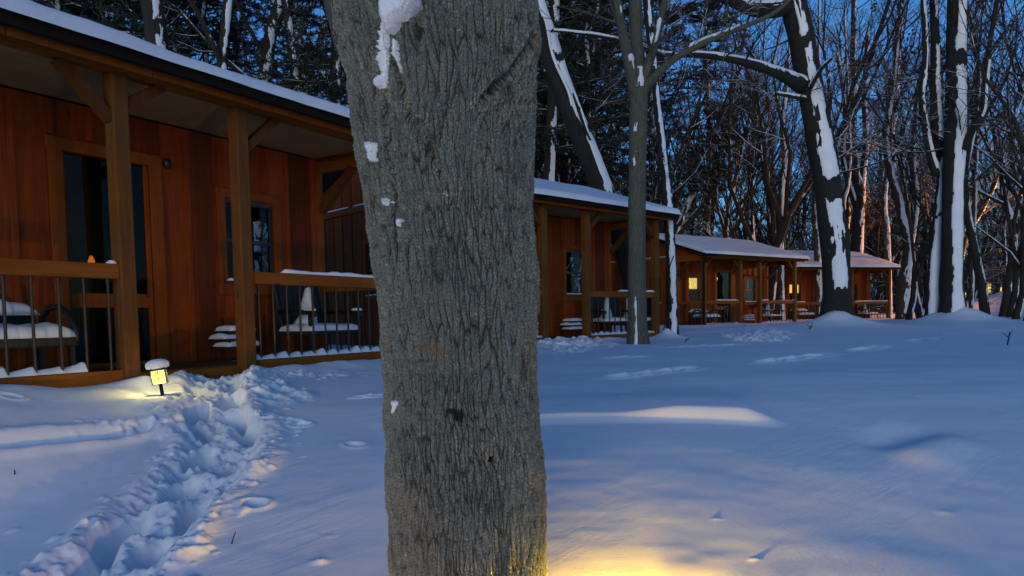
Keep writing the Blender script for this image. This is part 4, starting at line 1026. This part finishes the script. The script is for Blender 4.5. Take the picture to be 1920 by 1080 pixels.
def tier_stand():
    r = empty('tiered_stand')
    for sx in (-.14,.14):
        for sy in (-.10,.10): q = MB(); q.tube([(sx,sy,0),(sx*.9,sy,.30)], .010, 6); q.build('leg', M_METAL, r)
    s = MB(); R_ = random.Random(2)
    for z, w in ((.13,.19),(.205,.18),(.28,.15)):
        q = MB(); q.box(-w,w,-.12,.12,z-.018,z); q.build('shelf', M_METAL, r, bevel=.004); pillow(s, -w-.015+R_.uniform(-.03,.03),w+.01+R_.uniform(-.03,.03),-.135,.125,z+.001,.048,16,12,z*50, amp=.35)
    s.build('shelf_snow', M_SNOW, r, True); return r
A0, B0, S0 = armchair(), hoop_bench(), tier_stand()
nm = ['nearest','second','third','farthest']
for i in range(4):
    ch = A0 if i == 0 else copy_tree(A0); on(ch, i, 4.20, .50, (0,-.35,0,0)[i])
    tag(ch, ['black armchair with a tall cone of snow on its seat, nearest cabin porch','snow-seated black armchair behind the railing of the second cabin','snowy black armchair at the right end of the third cabin porch','snowy black armchair at the right end of the farthest cabin porch'][i], 'armchair', 'snow-covered porch armchairs')
    be = B0 if i == 0 else copy_tree(B0); on(be, i, (1.16,.95,.70,.80)[i], .50)
    if i != 1: tag(be, ['black hoop-armed seat piled with snow, left porch of the nearest cabin','', 'snow-heaped hoop-armed seat beside the dark downspout of the third cabin','snow-heaped hoop-armed seat at the left of the farthest cabin porch'][i], 'porch seat', 'hoop-armed porch seats')
    else: tag(be, 'snow-heaped hoop-armed seat on the second cabin porch, mostly behind the big trunk', 'porch seat', 'hoop-armed porch seats')
    st = S0 if i == 0 else copy_tree(S0); on(st, i, 3.38, .80)
    tag(st, ['small stand with three snow layers beside the post of the nearest cabin','low stand with three rounded snow layers under the second cabin window','low snow-topped stand under the right window of the third cabin','low snow-topped stand under the right window of the farthest cabin'][i], 'stand', 'three-tier stands on the porches')
# second armchair of cabin two, end-on behind the forked tree
c2 = copy_tree(A0); on(c2, 1, 4.72, .45, -PI/2); bpy.data.objects.remove(c2) if False else None
tag(c2, 'snow-plastered armchair at the far end of the second cabin porch, turned sideways', 'armchair', 'snow-covered porch armchairs')

# lamps and three dim glowing amber jars behind the door glass
def glass_jar(i, s, d, z, h, mat, label, name='amber_glow'):
    r = empty(name); m = MB(); w_ = h*.30; m.lathe([(w_*.5,0),(w_*.9,h*.15),(w_,h*.5),(w_*.55,h*.85),(w_*.4,h)], 12); m.build('shade', mat, r, True)
    m = MB(); m.lathe([(.035,-.03),(.035,0)], 12); m.tube([(0,0,-z+.0),(0,0,-.03)], .012, 6); m.build('stand', M_METAL, r)
    r.location = cpt(i, s, d, z); return tag(r, label, 'lamp', 'small glowing jars behind the door glass' if i == 0 else None)
glass_jar(0, 2.22, D_+.45, .93, .08, M_AMBER, 'dim glowing amber jar, leftmost of three behind the nearest cabin door glass')
glass_jar(0, 2.50, D_+.55, .90, .10, M_AMBER, 'dim glowing amber jar, middle of three behind the nearest cabin door glass')
glass_jar(0, 2.66, D_+.42, .86, .07, M_AMBER, 'dim glowing amber jar, right of the post behind the nearest cabin door glass')
glass_jar(2, 2.10, D_+.12, 1.50, .20, M_BULB, 'bright small lamp hanging behind the third cabin door glass', 'hanging_lamp')
glass_jar(3, 2.20, D_+.25, 1.05, .42, M_ORANGE, 'orange glowing lamp behind the farthest cabin door glass')

# ------------------------------------------------------------------ lanterns by the path
def lantern():
    r = empty('path_lantern'); h = .052; z0, z1 = .105, .205
    m = MB(); m.tube([(0,0,-.25),(0,0,.10)], .014, 10); m.build('stake', M_METAL, r, True)
    f = MB(); f.box(-h-.004,h+.004,-h-.004,h+.004,z0-.010,z0-.004)
    for sx in (-1,1):
        for sy in (-1,1): f.box(sx*h-.0035,sx*h+.0035,sy*h-.0035,sy*h+.0035,z0-.004,z1)
    for k in (-1,1):
        f.box(-.0018,.0018,k*h-.002,k*h+.002,z0,z1); f.box(k*h-.002,k*h+.002,-.0018,.0018,z0,z1)
        f.box(-h,h,k*h-.002,k*h+.002,z1-.022,z1-.019); f.box(k*h-.002,k*h+.002,-h,h,z1-.022,z1-.019)
    f.build('cage', M_METAL, r)
    g = MB()
    for k in (-1,1): g.box(-h+.004,h-.004,k*h*.9-.0005,k*h*.9+.0005,z0,z1-.001); g.box(k*h*.9-.0005,k*h*.9+.0005,-h*.9+.001,h*.9-.001,z0,z1-.001)
    g.build('glass', M_LAMPG, r)
    c = MB(); c.add([(-.068,-.068,z1),(.068,-.068,z1),(.068,.068,z1),(-.068,.068,z1),(-.04,-.04,z1+.028),(.04,-.04,z1+.028),(.04,.04,z1+.028),(-.04,.04,z1+.028)], [(0,3,2,1),(4,5,6,7),(0,1,5,4),(1,2,6,5),(2,3,7,6),(3,0,4,7)]); c.build('cap', M_METAL, r)
    s = MB(); s.lathe([(.055,z1+.010),(.078,z1+.018),(.084,z1+.038),(.080,z1+.060),(.062,z1+.076),(.035,z1+.086),(.005,z1+.088)], 24, None, lambda a,z:.05*math.sin(a*2+1)+.03*math.sin(a*3)); s.build('snow_cap', M_SNOW, r, True)
    return r
L0 = lantern()
def place_lantern(o, p, tilt, label, col, power):
    o.location = p; o.rotation_euler = (0, tilt, .35); tag(o, label, 'lantern', 'solar path lanterns')
    li = bpy.data.lights.new('lantern_light','POINT'); li.color = col; li.energy = power; li.shadow_soft_size = .018
    lo = bpy.data.objects.new('lantern_light', li); COL.objects.link(lo); lo.parent = o; lo.location = (0,0,.165); return o
g = LAMP; L0.scale = (.85,.85,.85)
l2 = copy_tree(L0); l3 = copy_tree(L0)
place_lantern(L0, g, math.radians(-7), 'glowing yellow path lantern capped with snow beside the nearest cabin entry', (1,.80,.28), 10)
p2 = at(1235,1079,2.52); zt = p2.z
p2.z = zt-.290
place_lantern(l2, p2, 0, 'path lantern at the bottom edge, only its snow-capped top showing, right of the big trunk', (1,.56,.01), 400)
p3 = Vector((-.62,1.75,float(Hbase(-.62,1.75))+.02))
place_lantern(l3, p3, 0, 'path lantern just below the bottom edge of the view, left of the big trunk', (1,.50,.24), 62)

# yard light beyond the right edge that colours the right-hand trunks
YL = (28.5, 35.0); yz = gz(*YL)
r = tag(empty('yard_lamp', (YL[0],YL[1],yz)), 'yard lamp with an amber head standing beyond the right edge of the wood', 'lamp')
m = MB(); m.tube([(0,0,-.3),(0,0,2.3),(-.15,0,2.6),(-.5,0,2.7)], [.06,.045,.04,.035], 10); m.build('pole', M_METAL, r, True)
m = MB(); m.lathe([(.05,.10),(.16,.04),(.18,-.02),(.14,-.02)], 14, Matrix.Translation((-.55,0,2.68))); m.build('lamp_head', M_METAL, r, True)
m = MB(); m.lathe([(.10,-.03),(.10,-.06),(.05,-.09)], 12, Matrix.Translation((-.55,0,2.68))); m.build('lens', M_BULB, r, True)
li = bpy.data.lights.new('yard_light','SPOT'); li.color = (1,.38,.09); li.energy = 6500; li.shadow_soft_size = .1; li.spot_size = math.radians(80); li.spot_blend = .5
lo = bpy.data.objects.new('yard_light', li); COL.objects.link(lo); lo.parent = r; lo.location = (-.55,0,2.52); lo.rotation_euler = Vector((-10,-1.2,1.6)).to_track_quat('-Z','Y').to_euler()

# far house with lit windows, right
r = tag(empty('far_house', (33.0,50,gz(33,50))), 'dark far house with small yellow lit windows glimpsed between the right-hand trees', 'house')
m = MB(); m.box(-3.5,3.5,0,5,-.3,2.4); prism(m, [(-.4,2.4),(5.4,2.4),(2.5,4.0)], -3.7, 3.7); m.build('wall', M_ROOM, r)
for (a, b, c_, d_) in ((-2.4,-1.9,.9,1.3),(-1.0,-.35,1.1,1.9),(.15,.4,1.0,1.6)):
    m = MB(); m.box(a,b,-.03,-.005,c_,d_); m.build('window', M_LITWIN2, r)

# ------------------------------------------------------------------ ground sheet
MOUNDS += [((cpt(1,P3+.05,-.22).x, cpt(1,P3+.05,-.22).y), .20, .16), ((cpt(0,P1-.05,-.28).x, cpt(0,P1-.05,-.28).y), .06, .13), ((cpt(1,.9,-.30).x,cpt(1,.9,-.30).y), .12, .3), ((cpt(2,P1-.1,-.3).x,cpt(2,P1-.1,-.3).y), .13, .25), ((cpt(0,.2,-.3).x,cpt(0,.2,-.3).y), .08, .5), ((cpt(2,.3,-.5).x,cpt(2,.3,-.5).y), .10, .5)]
def axis(segs, grow_lo, grow_hi, lo, hi):
    xs = []
    for a, b, st in segs: xs += list(np.arange(a, b-1e-9, st))
    x = segs[-1][1]; st = segs[-1][2]
    while x < hi: xs.append(x); st *= grow_hi; x += st
    xs.append(hi); x = segs[0][0]; st = segs[0][2]; l = []
    while x > lo: st *= grow_lo; x -= st; l.append(max(x,lo))
    return np.array(l[::-1]+xs)
ax = axis([(-3.9,-.9,.0085),(-.9,4.2,.022)], 1.10, 1.035, -260, 300)
ay = axis([(1.0,2.6,.05),(2.6,6.2,.0095),(6.2,14.,.03)], 1.3, 1.025, -25, 700)
GX, GY = np.meshgrid(ax, ay, indexing='ij')
GZ = terrain(GX, GY)
def clod(x, y, r, h, e=1.0, a=0.):
    i0, i1 = np.searchsorted(ax, (x-2.5*r, x+2.5*r)); j0, j1 = np.searchsorted(ay, (y-2.5*r, y+2.5*r))
    if i1 <= i0 or j1 <= j0: return
    dx, dy = GX[i0:i1,j0:j1]-x, GY[i0:i1,j0:j1]-y; u = (dx*math.cos(a)+dy*math.sin(a))/e; v = -dx*math.sin(a)+dy*math.cos(a)
    GZ[i0:i1,j0:j1] += h*np.exp(-((u*u+v*v)/r/r)**2)
Rc = random.Random(8)
for k in range(700):                       # broken crust and crumbs kicked out beside the path
    i = Rc.randrange(len(TRENCH)-1); t = Rc.random(); a, b = TRENCH[i], TRENCH[i+1]; dx, dy = b[0]-a[0], b[1]-a[1]; l = math.hypot(dx,dy)
    o_ = Rc.choice((-1,1,1))*abs(Rc.gauss(.16,.11)); r = Rc.choice((.009,.011,.014,.02)); clod(a[0]+dx*t-dy/l*o_, a[1]+dy*t+dx/l*o_, r, r*Rc.uniform(.4,.8), Rc.uniform(.7,1.6), Rc.uniform(0,3))
for (px,py,sx,sy,n,rm) in [(470,722,70,14,260,.022),(430,690,45,10,120,.022),(1055,650,45,9,160,.04),(1430,628,38,12,160,.06),(250,802,60,8,50,.02),(600,705,90,5,80,.02)]:
    g = gp(px,py); gx = gp(px+sx,py)-g; gy = gp(px,py-sy)-g
    for k in range(n):
        q = g+gx*Rc.gauss(0,.6)+gy*Rc.gauss(0,.6); r = rm*Rc.uniform(.45,1.1); clod(q.x, q.y, r, r*Rc.uniform(.35,.65), Rc.uniform(.7,1.6), Rc.uniform(0,3))
for k in range(90):                        # crumbs fallen from the branches over the open field
    r = Rc.choice((.008,.010,.012,.018)); cx_, cy_ = Rc.uniform(-3,4.2), Rc.uniform(2.9,9)
    if not (-.3 < cx_ < 2.6 and cy_ < 4.6): clod(cx_, cy_, r, r*Rc.uniform(.3,.5), Rc.uniform(.8,2.2), Rc.uniform(0,3))
for px,py,r in [(305,800,.05),(330,795,.04),(1340,973,.009),(1415,1050,.009),(597,1053,.02),(455,961,.022)]:
    g = gp(px,py); clod(g.x, g.y, r, r*.6, 1.3, .3)
ncx, ncy = GX.shape; me = bpy.data.meshes.new('ground'); me.vertices.add(ncx*ncy)
me.vertices.foreach_set('co', np.stack([GX,GY,GZ],-1).reshape(-1).astype('f'))
ii, jj = np.meshgrid(np.arange(ncx-1), np.arange(ncy-1), indexing='ij')
fa = np.stack([ii*ncy+jj,(ii+1)*ncy+jj,(ii+1)*ncy+jj+1,ii*ncy+jj+1],-1).reshape(-1,4)
me.loops.add(fa.size); me.loops.foreach_set('vertex_index', fa.reshape(-1).astype('i')); me.polygons.add(len(fa))
me.polygons.foreach_set('loop_start', np.arange(0,fa.size,4).astype('i')); me.polygons.foreach_set('loop_total', np.full(len(fa),4,'i'))
me.polygons.foreach_set('use_smooth', np.ones(len(fa),bool)); me.update(calc_edges=True); me.materials.append(M_GROUND)
go = bpy.data.objects.new('ground', me); COL.objects.link(go); tag(go, kind='structure')
print('ground verts', ncx*ncy, ncx, ncy)

# small twigs poking out of the snow
def stick(px, py, px2, py2, label, fork=0, name='twig'):
    a = gp(px,py); b = at(px2,py2,a.y-.02); m = MB(); mid = a.lerp(b,.55)+Vector((.004,0,.002)); w = a.y*.0011
    m.tube([Vector((0,0,-.03)), mid-a, b-a], [w,w*.8,w*.5], 5)
    if fork: m.tube([mid-a, mid-a+Vector((-.10,.0,.09))*fork*a.y/12], [w*.6,w*.3], 4); m.tube([mid-a, mid-a+Vector((.06,.0,.14))*fork*a.y/12], [w*.6,w*.3], 4)
    o = m.build(name, M_BARK_D, None); o.location = a; tag(o, label, 'twig')
stick(430,1018,442,997,'short dark twig poking from the snow left of the big trunk near the bottom')
stick(26,892,27,880,'tiny twig standing in the snow at the far left below the nearest cabin')
stick(1888,648,1893,622,'forked weed stem standing in open snow at the right edge',1,'weed_stem')
stick(1282,640,1292,634,'small dark twig on the snow right of the snow-coated slender stem')
stick(1515,618,1523,612,'tiny bent twig in the snow left of the massive leaning trunk foot',.6)

# ------------------------------------------------------------------ light
SUN_AZ, SUN_EL = math.radians(189), math.radians(5)      # azimuth clockwise from +Y
sd = Vector((math.sin(SUN_AZ)*math.cos(SUN_EL), math.cos(SUN_AZ)*math.cos(SUN_EL), math.sin(SUN_EL)))
sl = bpy.data.lights.new('sun','SUN'); sl.energy = .36; sl.angle = math.radians(35); sl.color = (1,.96,.84)
so = bpy.data.objects.new('sun', sl); COL.objects.link(so); so.rotation_euler = (-sd).to_track_quat('-Z','Y').to_euler(); so.location = (0,-5,12)
w = bpy.data.worlds.new('World'); sc.world = w; w.use_nodes = True; nt = w.node_tree; nt.nodes.clear()
sky = nt.nodes.new('ShaderNodeTexSky'); sky.sky_type = 'NISHITA'; sky.sun_disc = False; sky.sun_elevation = SUN_EL; sky.sun_rotation = SUN_AZ; sky.ozone_density = 4; sky.air_density = 1.0; sky.dust_density = .4
bg = nt.nodes.new('ShaderNodeBackground'); ou = nt.nodes.new('ShaderNodeOutputWorld')
mx = nt.nodes.new('ShaderNodeMix'); mx.data_type = 'RGBA'; mx.blend_type = 'MULTIPLY'; mx.inputs[0].default_value = 1; nt.links.new(sky.outputs[0], mx.inputs[6]); mx.inputs[7].default_value = (.575,.73,.91,1)
nt.links.new(mx.outputs[2], bg.inputs[0]); bg.inputs[1].default_value = .15; nt.links.new(bg.outputs[0], ou.inputs[0])
vs = sc.view_settings; vs.view_transform = 'Standard'; vs.look = 'None'; vs.gamma = 1; vs.exposure = .92; vs.use_curve_mapping = False
sc.render.resolution_x = 1024; sc.render.resolution_y = 576
sc.cycles.max_bounces = 4; sc.cycles.transparent_max_bounces = 12; sc.cycles.caustics_reflective = False; sc.cycles.caustics_refractive = False
